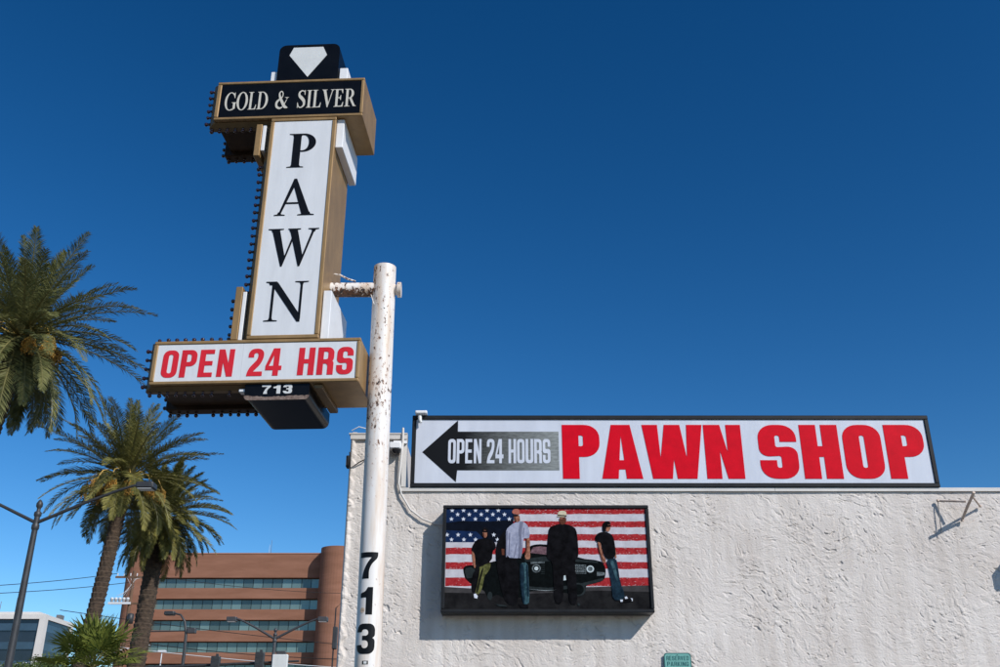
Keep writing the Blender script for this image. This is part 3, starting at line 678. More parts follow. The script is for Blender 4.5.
# standing figure in long coat
pp('black', z8((82, 146), (52, 156), (24, 168), (18, 220), (10, 300), (12, 350), (42, 360), (48, 450), (52, 596), (98, 600), (106, 540), (104, 440), (120, 440), (132, 520), (142, 600), (186, 604), (182, 480), (172, 352), (196, 340), (192, 250), (184, 178), (160, 160), (130, 148)))
pp('skin2', z8((80, 106), (126, 106), (124, 138), (108, 152), (90, 148)))
pp('skin', z8((88, 112), (104, 112), (104, 118), (88, 118)))
pp('straw', z8((74, 104), (78, 74), (96, 68), (118, 70), (126, 78), (128, 108), (60, 102)))
pp('black', z8((76, 92), (127, 96), (127, 103), (75, 100)))
pp('chrome2', z8((108, 444), (118, 440), (122, 468), (106, 470)))
pp('carhi', z8((186, 592), (200, 596), (202, 610), (188, 610)))
# leaning figure, right
pp('skin', z8((302, 246), (324, 248), (330, 300), (342, 336), (354, 352), (348, 374), (330, 364), (316, 310)))
pp('skin', z8((400, 270), (408, 276), (416, 340), (408, 350)))
pp('jean2', z8((352, 352), (412, 340), (424, 400), (434, 480), (462, 552), (446, 578), (390, 580), (384, 500), (372, 420)))
pp('jean', z8((376, 360), (398, 356), (412, 410), (424, 470), (414, 474), (396, 420)))
pp('black', z8((340, 192), (308, 200), (292, 222), (296, 250), (326, 254), (334, 300), (354, 354), (412, 342), (408, 270), (398, 220), (378, 200)))
oval('skin', 366, 164, 17, 28, z8); pp('black', z8((336, 190), (336, 150), (348, 132), (370, 130), (384, 138), (382, 150), (362, 152), (356, 180), (352, 196)))
pp('black', z8((358, 154), (384, 152), (384, 164), (360, 166)))
pp('star', z8((458, 562), (470, 558), (478, 572), (462, 576))); pp('star', z8((492, 568), (504, 570), (504, 584), (494, 584))); pp('black', z8((440, 574), (470, 572), (492, 566), (504, 586), (450, 592)))
pp('star', z8((432, 576), (448, 576), (446, 588), (434, 588)))
layer[0] += 1
def soft(m, *shapes):
    for q in shapes: pp(m, q, False)
pp('grey2', z7((496, 132), (512, 136), (500, 200), (506, 300), (498, 345), (486, 344), (492, 250), (488, 180)))
pp('grey2', z7((411, 185), (420, 190), (418, 338), (411, 338)))
pp('skin2', z7((528, 232), (536, 232), (534, 300), (526, 330), (521, 320), (530, 290)))
pp('skin2', z7((276, 200), (284, 196), (286, 222), (278, 218)))
pp('skin2', z8((304, 256), (310, 256), (322, 318), (340, 356), (336, 362), (318, 316)))
pp('jean2', z7((500, 380), (514, 376), (520, 470), (512, 480), (524, 590), (510, 592), (498, 500)))
pp('jean2', z7((530, 380), (538, 378), (546, 560), (538, 560), (534, 470)))
pp('black', z7((276, 400), (284, 398), (262, 480), (250, 536), (242, 538), (256, 470)))
layer[0] += 1
soft('chrome2', *[[(px, py), (px + .9, py), (px + .9, py + .25), (px, py + .25)] for px in (575.2, 577, 578.8, 580.6, 582.4) for py in (566.6, 569.2, 571.8)])
soft('chrome2', [(529, 589.4), (545, 590.6), (556, 590.2), (545, 590.9)])
pic.build('printed_picture', None, pbd)

# ================================================================== RESERVED PARKING SIGN
ra, rb = at(663.3, 653, WY - .03), at(690.5, 653, WY - .03)
rw = rb.x - ra.x; rh = rw * 1.5
rs = thing('parking_sign', 'small teal metal parking sign on the white wall at the bottom of the picture', 'sign', (ra.x, WY - .045, ra.z - rh))
MB().sheet(fil([(0, 0, .04), (rw, 0, .04), (rw, rh, .04), (0, rh, .04)]), 0, None, thick=.004).build('plate', M['teal_ink'], rs)
c_ = .011
MB().sheet(fil([(c_, c_, .035), (rw - c_, c_, .035), (rw - c_, rh - c_, .035), (c_, rh - c_, .035)]), -.002, None, thick=.0015).build('face', M['teal_sign'], rs)
mb = MB(); lettering(mb, 'RESERVED', .03, rw - .03, rh - .088, .052, -.0025, lambda c: sans(c, .44, .13, .15), None, gap=.10, thick=.001)
lettering(mb, 'PARKING', .035, rw - .035, rh - .155, .052, -.0025, lambda c: sans(c, .44, .13, .15), None, gap=.10, thick=.001)
mb.build('lettering', M['teal_ink'], rs)
MB().lathe([(.001, .0), (.007, .001), (.009, .004)], (0, 0, 0), 8).build('bolt', M['teal_ink'], rs, (rw / 2, -.004, rh - .027))

# ================================================================== SIGN POLE
pl = thing('sign_pole', 'tall white round steel pole with rust chips and black house numbers', 'pole', (-1.394, 10.95, 0))
lean = -.067 / 7.39
PX = lambda z: lean * z
MB().tube([(0, 0, 0), (PX(3.0), 0, 3.0), (PX(5.5), 0, 5.5), (PX(7.39), 0, 7.39)], .1405, 40).build('post', M['pole'], pl)
MB().lathe([(.001, .012), (.10, .010), (.137, .0)], (PX(7.39), 0, 7.39), 40).build('cap', M['pole'], pl)
MB().tube([(-.76, .0, 7.075), (-.35, 0, 7.075), (PX(7.075) - .12, 0, 7.075)], .092, 28).build('arm', M['pole_arm'], pl)
MB().tube([(PX(7.07) + .12, 0, 7.075), (PX(7.07) + .195, 0, 7.075)], .068, 24).tube([(PX(7.07) + .17, 0, 7.075), (PX(7.07) + .215, 0, 7.075)], .098, 24).build('flange', M['pole'], pl)
MB().tube([(-.70, -.05, 7.27), (-.62, -.07, 7.25), (-.52, -.08, 7.19), (-.42, -.06, 7.165)], .012, 6).build('tie_wire', M['pole'], pl)
MB().tube([(-.22, -.05, 6.99), (-.17, -.09, 6.84), (-.10, -.12, 6.78), (-.02, -.142, 6.76)], .007, 6).build('tie_wire', M['pole'], pl)
MB().box(-.35, .35, -.35, .35, 0, .02).build('base_plate', M['pole'], pl)
def on_pole(ch, zc, h, wd, ang0, fn_w, s, b, name='house_number', m='ink', r=.1425):
    "wrap a glyph round the pole; ang0 = direction of its centre from -y"
    a, pcs = sans(ch, fn_w, s, b); mb = MB()
    for i, (o, hs_) in enumerate(pcs):
        loops = [o] + hs_
        # slice into thin columns is not needed: fine tessellation through a dense grid clip
        N = 26; rr = r + i * .0004
        bm = bmesh.new()
        t_ = MB().sheet(o, 0, None, hs_)
        vs = [bm.verts.new(v) for v in t_.v]
        for f_ in t_.f:
            try: bm.faces.new([vs[k] for k in f_])
            except ValueError: pass
        for k in range(1, N):
            x = a * 1.1 * k / N
            bmesh.ops.bisect_plane(bm, geom=bm.verts[:] + bm.edges[:] + bm.faces[:], plane_co=(x, 0, 0), plane_no=(1, 0, 0))
        bm.verts.index_update()
        V = []
        for v in bm.verts:
            th = ang0 + (v.co.x / a - .5) * wd / .1405; z = zc + (v.co.z - .5) * h
            V.append((PX(z) + rr * math.sin(th), -rr * math.cos(th), z))
        mb.add(V, [[v.index for v in f_.verts] for f_ in bm.faces])
        bm.free()
    mb.build(name, M[m], pl)
camang = math.atan2(1.4, 10.95)
zc7 = at(370, 580, 10.81).z; zc1 = at(368, 600.5, 10.81).z
for ch, y0, y1, wd in (('7', 552, 578.5, .215), ('1', 587, 614.5, .175), ('3', 623.5, 654, .215)):
    zt = at(368, y0, 10.81).z; zb = at(368, y1, 10.81).z
    on_pole(ch, (zt + zb) / 2, zt - zb, wd, camang - .30, .70, .235, .19)
def wrap_rect(z0, z1, t0, t1, r, m, name, ring=None):
    mb = MB(); n = 8
    V = [(PX(z) + r * math.sin(t0 + (t1 - t0) * i / n), -r * math.cos(t0 + (t1 - t0) * i / n), z) for z in (z0, z1) for i in range(n + 1)]
    mb.add(V, [(i, i + 1, n + 2 + i, n + 1 + i) for i in range(n)]); mb.build(name, M[m], pl)
zs_ = at(366, 662.5, 10.81).z
wrap_rect(zs_ - .018, zs_ + .018, camang - .42, camang + .02, .1428, 'ink', 'sticker')
wrap_rect(zs_ - .012, zs_ + .012, camang - .32, camang - .08, .1434, 'silver', 'sticker')
# round worn stickers
def disc_on_pole(zc, th, rad, m, r):
    V = [(PX(zc) + r * math.sin(th + rad * math.cos(k * .5236) / .14), -r * math.cos(th + rad * math.cos(k * .5236) / .14), zc + rad * math.sin(k * .5236)) for k in range(12)]
    MB().add(V, [tuple(range(12))]).build('sticker', M[m], pl)
disc_on_pole(at(366, 610, 10.81).z, camang - .62, .028, 'sticker', .1436)

# ================================================================== PAWN SIGN
A3 = R(3)
ps = thing('pylon_sign', 'tall bronze and white sign with vertical black lettering and bulbs along its left edges', 'sign', (-2.8, 10.5, 0), -A3)
ps_off = 0
def cab(name, u0, u1, z0, z1, v0, v1, m, ch=.012):
    return MB().cbox(u0, u1, v0, v1, z0, z1, ch).build(name, M[m], ps)
D_ = .92
def rim(name, u0, u1, z0, z1, t, lb=None):
    lb = t if lb is None else lb
    r = MB()
    r.cbox(u0, u1, 0, .05, z1 - t, z1, .008); r.cbox(u0, u1, -.0008, .05, z0, z0 + t, .008)
    r.cbox(u0, u0 + lb, -.002, .05, z0 + t, z1 - t, .008); r.cbox(u1 - t, u1, -.002, .05, z0 + t, z1 - t, .008)
    r.build(name, M['bronze'], ps)
# top box
rim('top_frame', -.98, 1.0, 9.375, 9.99, .042, .055)
MB().box(-.925, .958, .012, .045, 9.417, 9.948).build('top_face', M['sign_black'], ps)
cab('top_cabinet', -.20, .998, 9.38, 9.985, .05, D_, 'bronze', .006)
# bottom box
rim('bottom_frame', -1.29, 1.17, 5.65, 6.20, .042, .05)
MB().box(-1.24, -.2205, .012, .045, 5.692, 6.158).box(-.219, 1.128, .0122, .045, 5.692, 6.158).build('bottom_face', M['sign_white'], ps)
cab('bottom_cabinet', -.15, 1.168, 5.655, 6.195, .05, D_, 'bronze', .006)
# column
rim('column_frame', -.20, .662, 6.205, 9.37, .05, .05)
MB().box(-.15, .612, .012, .045, 6.255, 9.32).build('column_face', M['sign_white'], ps)
cab('column_cabinet', -.19, .655, 6.215, 9.36, .05, D_, 'bronze', .006)
# stepped left wings: front raceway, dark inset core, rear raceway
def wing(u0, u1, z0, z1, nm):
    def chamf(v0, v1):
        mb = MB(); c = .07
        if v0 < .3:
            v0 = .095; vs = [(u0 + c, v0 - .035, z0 + c * .6), (u1, v0 - .035, z0 + c * .6), (u1, v0 - .035, z1 - c * .3), (u0 + c, v0 - .035, z1 - c * .3), (u0, v0 + .03, z0), (u1, v0 + .03, z0), (u1, v0 + .03, z1), (u0, v0 + .03, z1),
                  (u0, v1, z0), (u1, v1, z0), (u1, v1, z1), (u0, v1, z1)]
            mb.add(vs, [(0, 1, 2, 3), (0, 4, 5, 1), (1, 5, 6, 2), (2, 6, 7, 3), (3, 7, 4, 0), (4, 8, 9, 5), (5, 9, 10, 6), (6, 10, 11, 7), (7, 11, 8, 4), (8, 11, 10, 9)])
        else: mb.cbox(u0, u1, v0, v1, z0, z1, .01)
        return mb
    chamf(.046, .20).build(nm, M['bronze_shaded'], ps)
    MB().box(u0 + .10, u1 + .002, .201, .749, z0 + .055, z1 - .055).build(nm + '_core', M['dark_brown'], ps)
    chamf(.75, D_ - .003).build(nm, M['dark_brown'], ps)  # rear raceway in dark brown, its underside shade put into the colour
M['bronze_shaded'] = mat('shaded_bronze_paint', (.17, .11, .05), .5, .15, var=.2, vscale=5)  # darker copy of the bronze, with underside shade painted in
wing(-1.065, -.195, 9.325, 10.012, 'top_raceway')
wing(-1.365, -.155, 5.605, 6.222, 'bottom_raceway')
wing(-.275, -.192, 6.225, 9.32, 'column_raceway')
# white fins between the boxes
def fin(name, u0, u1, z0, z1, v0=.07, v1=D_ + .06, m='white_paint'): MB().cbox(u0, u1, v0, v1, z0, z1, .006).build(name, M[m], ps)
fin('white_fin', .657, .755, 8.93, 9.372)
fin('white_fin', .664, .765, 6.203, 6.86)
fin('bronze_fin', .64, .745, 5.595, 5.648, .07, D_ + .02, 'bronze_shaded')
fin('white_fin', .635, .745, 9.992, 10.215)
fin('white_fin', -.30, -.205, 9.994, 10.19)
fin('white_fin', -.325, -.277, 8.92, 9.322); fin('bronze_fin', -.405, -.327, 8.83, 9.323, .05, .9, 'bronze')
fin('white_fin', -.325, -.277, 6.225, 6.87); fin('bronze_fin', -.41, -.327, 6.225, 6.93, .05, .9, 'bronze')
fin('white_fin', -.235, -.16, 5.565, 5.603, .06, .16)
# black crown with a pale diamond, and the black drop box with the house number
def rslab(pts, v0, v1):
    mb = MB(); mb.sheet(pts, v0, None, thick=v1 - v0)
    mb.add([(p[0], v1, p[1]) for p in pts], [tuple(range(len(pts)))]); return mb
rslab(fil([(-.205, 9.994), (.625, 9.994), (.625, 10.60, .10), (-.205, 10.60, .10)]), .03, D_ + .05).build('black_crown', M['sign_black'], ps)
MB().sheet([(.215, 10.05), (.455, 10.41), (.395, 10.55), (-.01, 10.55), (-.06, 10.42)], .024, None, thick=.005).build('diamond', M['silver'], ps)
rslab(fil([(-.155, 5.455, .085), (.60, 5.455, .085), (.60, 5.648), (-.155, 5.648)]), .035, 1.12).build('drop_box', M['sign_black'], ps)
band = fil([(-.157, 5.45, .088), (.602, 5.45, .088)] + [(.602 - .759 * k / 30, 5.503 + random.uniform(-.008, .008) - .012 * math.sin(k / 30 * math.pi)) for k in range(31)])
MB().sheet(band, .030, None, thick=.006).build('rust_patch', M['rust'], ps)
mb = MB(); lettering(mb, '713', .045, .40, 5.525, .108, .034, lambda c: sans(c, .72, .27, .2), None, gap=.16, thick=.003)
mb.build('house_number', M['silver'], ps)
# lettering
for wd_, u0, u1 in (('GOLD', -.86, -.275), ('&', -.175, .005), ('SILVER', .115, .90)):
    mb = MB(); lettering(mb, wd_, u0, u1, 9.53, .285, .011, serif, None, gap=.03)
    mb.build('lettering', M['cream'], ps)
for ch, z0, h, u0, u1 in (('P', 8.60, .52, .065, .425), ('A', 7.89, .54, -.02, .43), ('W', 7.17, .53, -.065, .56), ('N', 6.435, .53, -.02, .485)):
    mb = MB(); lettering(mb, ch, u0, u1, z0, h, .011, lambda c: serif(c, .20, .075), None); mb.build('letter', M['ink'], ps)
for wd_, u0, u1 in (('OPEN', -1.17, -.32), ('24', -.15, .245), ('HRS', .445, 1.09)):
    mb = MB(); lettering(mb, wd_, u0, u1, 5.74, .345, .011, lambda c: sans(c, .54, .195, .16), None, gap=.10, slant=.02)
    mb.build('lettering', M['red'], ps)
# bulbs: one mesh along each axis, copied
def bulb_mesh(ax):
    mb = MB(); prof = [(.001, -.002), (.019, 0), (.019, .022), (.014, .024), (.024, .036), (.028, .050), (.024, .064), (.012, .073), (.001, .075)]
    mb.lathe(prof, n=10)
    d = Vector(ax); q = d.to_track_quat('Z', 'Y').to_matrix()
    mb.v = [tuple(q @ Vector(v)) for v in mb.v]; return mb
BK = {}; brg = random.Random(2)
def bulb(ax, loc):
    if ax not in BK:
        o = bulb_mesh(ax).build('bulb', M['bulb'], ps, loc); BK[ax] = o
    elif brg.random() > .035:
        c = dup(BK[ax], ps, loc); c.rotation_euler = (brg.gauss(0, .06), brg.gauss(0, .06), 0); c.scale = (.92,) * 3 if brg.random() > .2 else (.84,) * 3
Lx, Up, Dn = (-1, 0, 0), (0, 0, 1), (0, 0, -1)
for i in range(6): bulb(Lx, (-1.066, .13, 9.40 + i * .105))
for i in range(7): bulb(Up, (-.99 + i * .105, .13, 10.012))
for i in range(7): bulb(Dn, (-1.03 + i * .105, .13, 9.325))
for i in range(3): bulb(Lx, (-1.066, .84, 9.38 + i * .105))
for i in range(6): bulb(Dn, (-1.02 + i * .11, .84, 9.325))
for i in range(22): bulb(Lx, ((-.276 if i > 4 else -.411), .13, 6.32 + i * .113))
for i in range(4): bulb(Lx, (-.406, .45, 8.88 + i * .113))
for i in range(5): bulb(Lx, (-1.366, .13, 5.67 + i * .113))
for i in range(9): bulb(Up, (-1.29 + i * .105, .13, 6.222))
for i in range(10): bulb(Dn, (-1.31 + i * .105, .13, 5.605))
for i in range(2): bulb(Lx, (-1.366, .84, 5.66 + i * .113))
for i in range(11): bulb(Dn, (-1.33 + i * .108, .84, 5.605))

# ================================================================== PALMS
def frond(mb, base, az, el, L, droop, ll=.55, nl=80, m=None, ms=None, rng=random, twist=0, wleaf=.029):
    d = Vector((math.cos(az), math.sin(az), 0)); n = 12; P = [Vector(base)]; e = el
    for i in range(n):
        t = (i + 1) / n; e = el - droop * (t ** 1.35)
        P.append(P[-1] + (d * math.cos(e) + Vector((0, 0, math.sin(e)))) * L / n)
    side0 = Vector((-math.sin(az), math.cos(az), 0))
    # stem
    vs = []; fs = []
    for i, p in enumerate(P):
        t = i / n; wd = .045 * (1 - t) + .008; tg = (P[min(i + 1, n)] - P[max(i - 1, 0)]).normalized(); up = side0.cross(tg)
        vs += [p - side0 * wd, p + side0 * wd, p - up * wd]
    for i in range(n):
        for k in range(3): fs.append((i * 3 + k, i * 3 + (k + 1) % 3, i * 3 + 3 + (k + 1) % 3, i * 3 + 3 + k))
    mb.add(vs, fs, ms)
    V = []; F = []
    for j in range(nl):
        t = .13 + .87 * (j + .5) / nl; x = t * n; i = min(int(x), n - 1); p = P[i].lerp(P[i + 1], x - i)
        tg = (P[i + 1] - P[i]).normalized(); up = side0.cross(tg).normalized()
        if up.z < 0: up = -up
        lt = ll * (math.sin(math.pi * min(1, .18 + t * .80)) ** .6) * rng.uniform(.8, 1.12)
        fw = .55 + .75 * t
        for s in (-1, 1):
            dr = (side0 * s * 1.0 + tg * fw + up * rng.uniform(.05, .55)).normalized()
            dr2 = (dr + Vector((0, 0, -rng.uniform(.15, .6)))).normalized()
            wv = tg.cross(dr).normalized().cross(dr).normalized() * wleaf * .5
            wv = (wv + up * rng.uniform(-.4, .4) * wleaf).normalized() * wleaf * .5
            a = p; b = p + dr * lt * .55; c = b + dr2 * lt * .5; o = len(V)
            V += [a - wv * .6, a + wv * .6, b + wv, b - wv, c]
            F += [(o, o + 1, o + 2, o + 3), (o + 3, o + 2, o + 4)]
    mb.add(V, F, m)

def trunk(mb, pts, radii, ring=.21, m=None, depth=.035, nt_=11):
    P = [Vector(p) for p in pts]; seg = [0]
    for i in range(1, len(P)): seg.append(seg[-1] + (P[i] - P[i - 1]).length)
    T = seg[-1]; n = int(T / .045); K = 42; V = []; F = []
    rg = random.Random(7)
    jit = [rg.uniform(-.4, .4) for _ in range(4000)]
    for i in range(n + 1):
        s = T * i / n; k = max(q for q in range(len(seg)) if seg[q] <= s + 1e-9); k = min(k, len(P) - 2)
        u = (s - seg[k]) / (seg[k + 1] - seg[k]); c = P[k].lerp(P[k + 1], u); r0 = radii[k] * (1 - u) + radii[k + 1] * u
        for j in range(K):
            a = 2 * math.pi * j / K
            row = s / ring; ir = int(row); fr_ = row - ir
            col = a / (2 * math.pi) * nt_ + (ir % 2) * .5; ic = int(col); fc = col - ic
            tri = max(0, 1 - abs(fc - .5) * 1.5) * (fr_ ** .7)      # leaf-base scale: widest at its top edge
            r = r0 * (1 + .0) + depth * (tri - .4) + .006 * jit[(ir * 31 + ic * 7) % 4000]
            V.append(c + Vector((math.cos(a) * r, math.sin(a) * r, 0)))
    for i in range(n):
        for j in range(K):
            j2 = (j + 1) % K; F.append((i * K + j, i * K + j2, (i + 1) * K + j2, (i + 1) * K + j))
    mb.add(V, F, m); return mb

def date_palm(label, base, top, rad, L, nf, seed, leafm, lean_mid=None, skirt=0, clusters=0, e_lo=-45, bulbr=0, group='tall date palms', bias=None, ll=.55, clus_s=1.0):
    rg = random.Random(seed)
    t = thing('date_palm', label, 'palm tree', base, 0, group)
    B, Tp = Vector(base), Vector(top); rel = Tp - B
    mid = rel * .5 + Vector(lean_mid or (0, 0, 0))
    pts = []; rr = []
    for i in range(9):
        u = i / 8; p = mid * 2 * u * (1 - u) + rel * u * u; pts.append(p); rr.append(rad * (1.18 - .22 * u))
    if bulbr:
        pts = pts[:-1] + [pts[-2].lerp(pts[-1], .55), pts[-2].lerp(pts[-1], .75), pts[-1]]; rr = rr[:-1] + [rad * .98, bulbr, bulbr * 1.05]
    trunk(MB(), pts, rr, depth=.06).build('trunk', M['bark'], t)
    mb = MB(); c = rel
    for i in range(nf):
        u = (i + .5) / nf; az = i * 2.39996 + rg.uniform(-.32, .32)
        el = R(86 + (e_lo - 86) * u ** .92) + rg.uniform(-.09, .09)
        ln = L * rg.uniform(.80, 1.08) * (.80 + .20 * min(1, u * 2.2)) * (1 - .22 * max(0, u - .6) / .4)
        dr = R(rg.uniform(26, 62)) * (.42 + .72 * min(1, u * 1.7))
        frond(mb, c + Vector((math.cos(az), math.sin(az), 0)) * rad * .5 + Vector((0, 0, .3 * (1 - u))), az, el, ln, dr, ll=ll * rg.uniform(.9, 1.1), m=leafm, ms=M['rachis'], rng=rg)
    mb.build('crown', None, t)
    if skirt:
        mb = MB()
        for i in range(skirt):
            az = rg.uniform(0, 6.283)
            frond(mb, c + Vector((math.cos(az), math.sin(az), 0)) * rad * .7 - Vector((0, 0, .25)), az, R(rg.uniform(-62, -30)), L * rg.uniform(.5, .8), R(rg.uniform(30, 50)), ll=.4, nl=34, m=M['frond_dead'], ms=M['frond_dead'], rng=rg)
        mb.build('dry_skirt', None, t)
    for i in range(clusters):
        az = R(-90 + (i - (clusters - 1) / 2) * (200 / max(1, clusters - 1))) + rg.uniform(-.15, .15)
        mb = MB(); d = Vector((math.cos(az), math.sin(az), 0)); b0 = c + d * rad * .6 + Vector((0, 0, .15)); l = 1.5 * clus_s * rg.uniform(.8, 1.15)
        st = [b0, b0 + d * l * .45 + Vector((0, 0, .22)), b0 + d * l * .85 + Vector((0, 0, .0)), b0 + d * l * 1.0 + Vector((0, 0, -.35))]
        mb.tube(st, [.035, .03, .026, .02], 6, m=M['date_stem'])
        e0 = st[-1]
        for k in range(46):
            a2 = rg.uniform(0, 6.283); q = rg.uniform(.05, .24) * clus_s; ln = rg.uniform(.3, .75) * clus_s
            p1 = e0 + Vector((math.cos(a2) * q, math.sin(a2) * q, -.12)); p2 = p1 + Vector((math.cos(a2) * .06, math.sin(a2) * .06, -ln))
            mb.tube([e0, p1, p2], .006, 3, m=M['date_stem'], cap=False)
            for h in range(7):
                cc = p1.lerp(p2, (h + 1) / 7) + Vector((rg.uniform(-.03, .03), rg.uniform(-.03, .03), 0)); s_ = .026
                mb.add([cc + Vector((s_, 0, 0)), cc + Vector((0, s_, 0)), cc - Vector((s_, 0, 0)), cc - Vector((0, s_, 0)), cc + Vector((0, 0, s_ * 1.4)), cc - Vector((0, 0, s_ * 1.4))],
                       [(0, 1, 4), (1, 2, 4), (2, 3, 4), (3, 0, 4), (1, 0, 5), (2, 1, 5), (3, 2, 5), (0, 3, 5)], M['dates'])
        mb.build('fruit_cluster', None, t)
    return t

t1 = at(21, 341, 30); b1 = at(-70, 667, 30); 
date_palm('large date palm with drooping orange fruit clusters at the left edge of the picture', (t1.x - 1.3, 30.2, 0), tuple(t1), .36, 4.35, 98, 3, M['frond'], lean_mid=(-.5, 0, 0), clusters=7, e_lo=-52, ll=.6, clus_s=.8)
t2 = at(126, 481, 41)
date_palm('slender date palm with yellow fruit under its crown, left of the thick dark palm', (t2.x - 1.35, 41, 0), tuple(t2), .28, 4.15, 80, 12, M['frond_dark'], lean_mid=(.3, 0, 0), clusters=7, e_lo=-38, ll=.56, clus_s=.85)
t3 = at(161, 519, 46)
date_palm('thick dark palm in front of the brown brick office block', (t3.x - .40, 46, 0), tuple(t3), .37, 3.5, 112, 21, M['frond_dark'], lean_mid=(.05, 0, 0), clusters=0, skirt=8, e_lo=-52, bulbr=.62, ll=.52)

def fan_palm(label, base, top, seed, nl=38, rl=.95):
    rg = random.Random(seed); t = thing('fan_palm', label, 'palm tree', base)
    rel = Vector(top) - Vector(base)
    trunk(MB(), [Vector((0, 0, 0)), rel * .5, rel], [.22, .19, .17], ring=.12).build('trunk', M['bark'], t)
    mb = MB()
    for i in range(nl):
        u = (i + .5) / nl; az = i * 2.39996 + rg.uniform(-.3, .3); el = R(82 - 118 * u) + rg.uniform(-.1, .1)
        d = Vector((math.cos(az) * math.cos(el), math.sin(az) * math.cos(el), math.sin(el))); pl_ = rg.uniform(.7, 1.15)
        h = rel + d * pl_ + Vector((0, 0, -.1 * pl_)); mb.tube([rel, rel + d * pl_ * .5 + Vector((0, 0, .04)), h], [.022, .017, .012], 4, m=M['rachis'], cap=False)
        side = Vector((-math.sin(az), math.cos(az), 0)); up = side.cross(d).normalized()
        V = []; F = []; n = 26
        tilt = rg.uniform(-.5, .3)
        for k in range(n):
            a = R(-118 + 236 * (k + .5) / n) + rg.uniform(-.03, .03); rad = rl * (1 - .28 * abs(a) / 2.1) * rg.uniform(.88, 1.05)
            dd = d * math.cos(a) + side * math.sin(a) + up * (tilt * .5 + .10 * (k % 2)); dd.normalize()
            pv = (side * math.cos(a) - d * math.sin(a)).normalized(); wd = .034
            m1 = h + dd * rad * .58; m2 = m1 + (dd + Vector((0, 0, -rg.uniform(.1, .5)))).normalized() * rad * .42
            o = len(V); V += [h, m1 - pv * wd + up * .015, m1 + pv * wd - up * .015, m2]; F += [(o, o + 1, o + 2), (o + 1, o + 3, o + 2)]
        mb.add(V, F, M['fan'])
    mb.build('crown', None, t)
tf = at(92, 668, 34)
fan_palm('short bright green fan palm at the bottom left, in front of the palm trunks', (tf.x, 34, 0), tuple(tf), 5, nl=44, rl=1.05)

def leafy(name, label, base, cz, rx, rz, seed, n=2600):
    rg = random.Random(seed); t = thing(name, label, 'tree', base)
    mb = MB().tube([(0, 0, 0), (.05, 0, cz * .5), (0, .05, cz)], [.14, .11, .05], 8)
    for k in range(6): mb.tube([(0, 0, cz * .6), (rg.uniform(-1, 1) * rx * .6, rg.uniform(-1, 1) * rx * .6, cz + rg.uniform(-.2, .6) * rz)], [.06, .015], 5)
    mb.build('trunk', M['bark'], t)
    mb = MB(); cl = [(rg.gauss(0, .45) * rx, rg.gauss(0, .45) * rx, cz + rg.gauss(.1, .45) * rz, rg.uniform(.3, .55) * rx) for _ in range(16)]
    for _ in range(n):
        c = rg.choice(cl); v = Vector((rg.gauss(0, 1), rg.gauss(0, 1), rg.gauss(0, 1))).normalized() * c[3] * rg.uniform(.5, 1)
        p = Vector(c[:3]) + v; a = Vector((rg.gauss(0, 1), rg.gauss(0, 1), rg.gauss(0, 1))).normalized(); b = a.orthogonal().normalized(); s_ = .09
        mb.add([p - a * s_, p + b * s_ * .5, p + a * s_, p - b * s_ * .5], [(0, 1, 2, 3)])
    mb.build('crown', M['leaf'], t)
q = at(14, 668, 60); leafy('street_tree', 'low leafy tree top at the foot of the left street lamp', (q.x, 60, 0), q.z - .6, 1.4, .9, 8)
q = at(48, 664, 62); leafy('street_tree', 'low leafy tree just left of the fan palm', (q.x, 62, 0), q.z - .4, 1.9, .9, 9)

# ================================================================== STREET LAMPS
def street_lamp(label, jx, jz, Y, arms, rp=.10, m='lamp_grey', head=(.62, .30, .17), fz=.55, group='twin arm street lamps', ra=.05):
    t = thing('street_lamp', label, 'street lamp', (jx, Y, 0), 0, group)
    MB().tube([(0, 0, .3), (0, 0, jz * .5), (0, 0, jz + .15)], [rp * 1.3, rp * 1.05, rp * .72], 16).build('pole', M[m], t)
    MB().lathe([(.001, .62), (.22, .62), (.24, 0)], n=16).build('base', M['concrete'], t)
    MB().lathe([(rp * .72, -.25), (rp * 1.0, -.2), (rp * 1.0, -.10), (rp * .7, -.06), (rp * .7, .10), (rp * .98, .14), (rp * .98, .22), (rp * .5, .26), (rp * .5, .33), (rp * .85, .38), (rp * .85, .46), (rp * .4, .54), (.001, .57)], (0, 0, jz), 16).build('finial', M[m], t)
    for (dx, dy, dz) in arms:
        s = 1 if dx > 0 else -1
        MB().tube([(0, 0, jz - .05), (dx * .5, dy * .5, jz + dz * .52), (dx * .85, dy * .85, jz + dz * .88), (dx, dy, jz + dz), (dx + s * .12, dy, jz + dz)], [ra * 1.15, ra, ra * .85, ra * .8, ra * .8], 10).build('arm', M[m], t)
        x0, x1 = (dx + .1, dx + .1 + head[0]) if s > 0 else (dx - .1 - head[0], dx - .1)
        hb = MB().cbox(x0, x1, dy - head[1] / 2, dy + head[1] / 2, jz + dz - head[2] * .55, jz + dz + head[2] * .45, .03).build('lamp_head', M[m], t)
        MB().box(x0 + .05, x1 - .05, dy - head[1] / 2 + .03, dy + head[1] / 2 - .03, jz + dz - head[2] * .55 - .012, jz + dz - head[2] * .55 - .001).build('lens', M['porcelain'], hb)
    return t
j = at(36.5, 521, 25); e = at(134, 485, 25)
street_lamp('tall grey twin arm street lamp at the left edge, its right arm crossing the palms', j.x, j.z, 25, [(e.x - j.x, 0, e.z - j.z - .02), (-(e.x - j.x), 0, e.z - j.z)], rp=.095, m='dark_metal', head=(.46, .34, .17), ra=.04)
j = at(275, 638, 58); e = at(313, 620, 58)
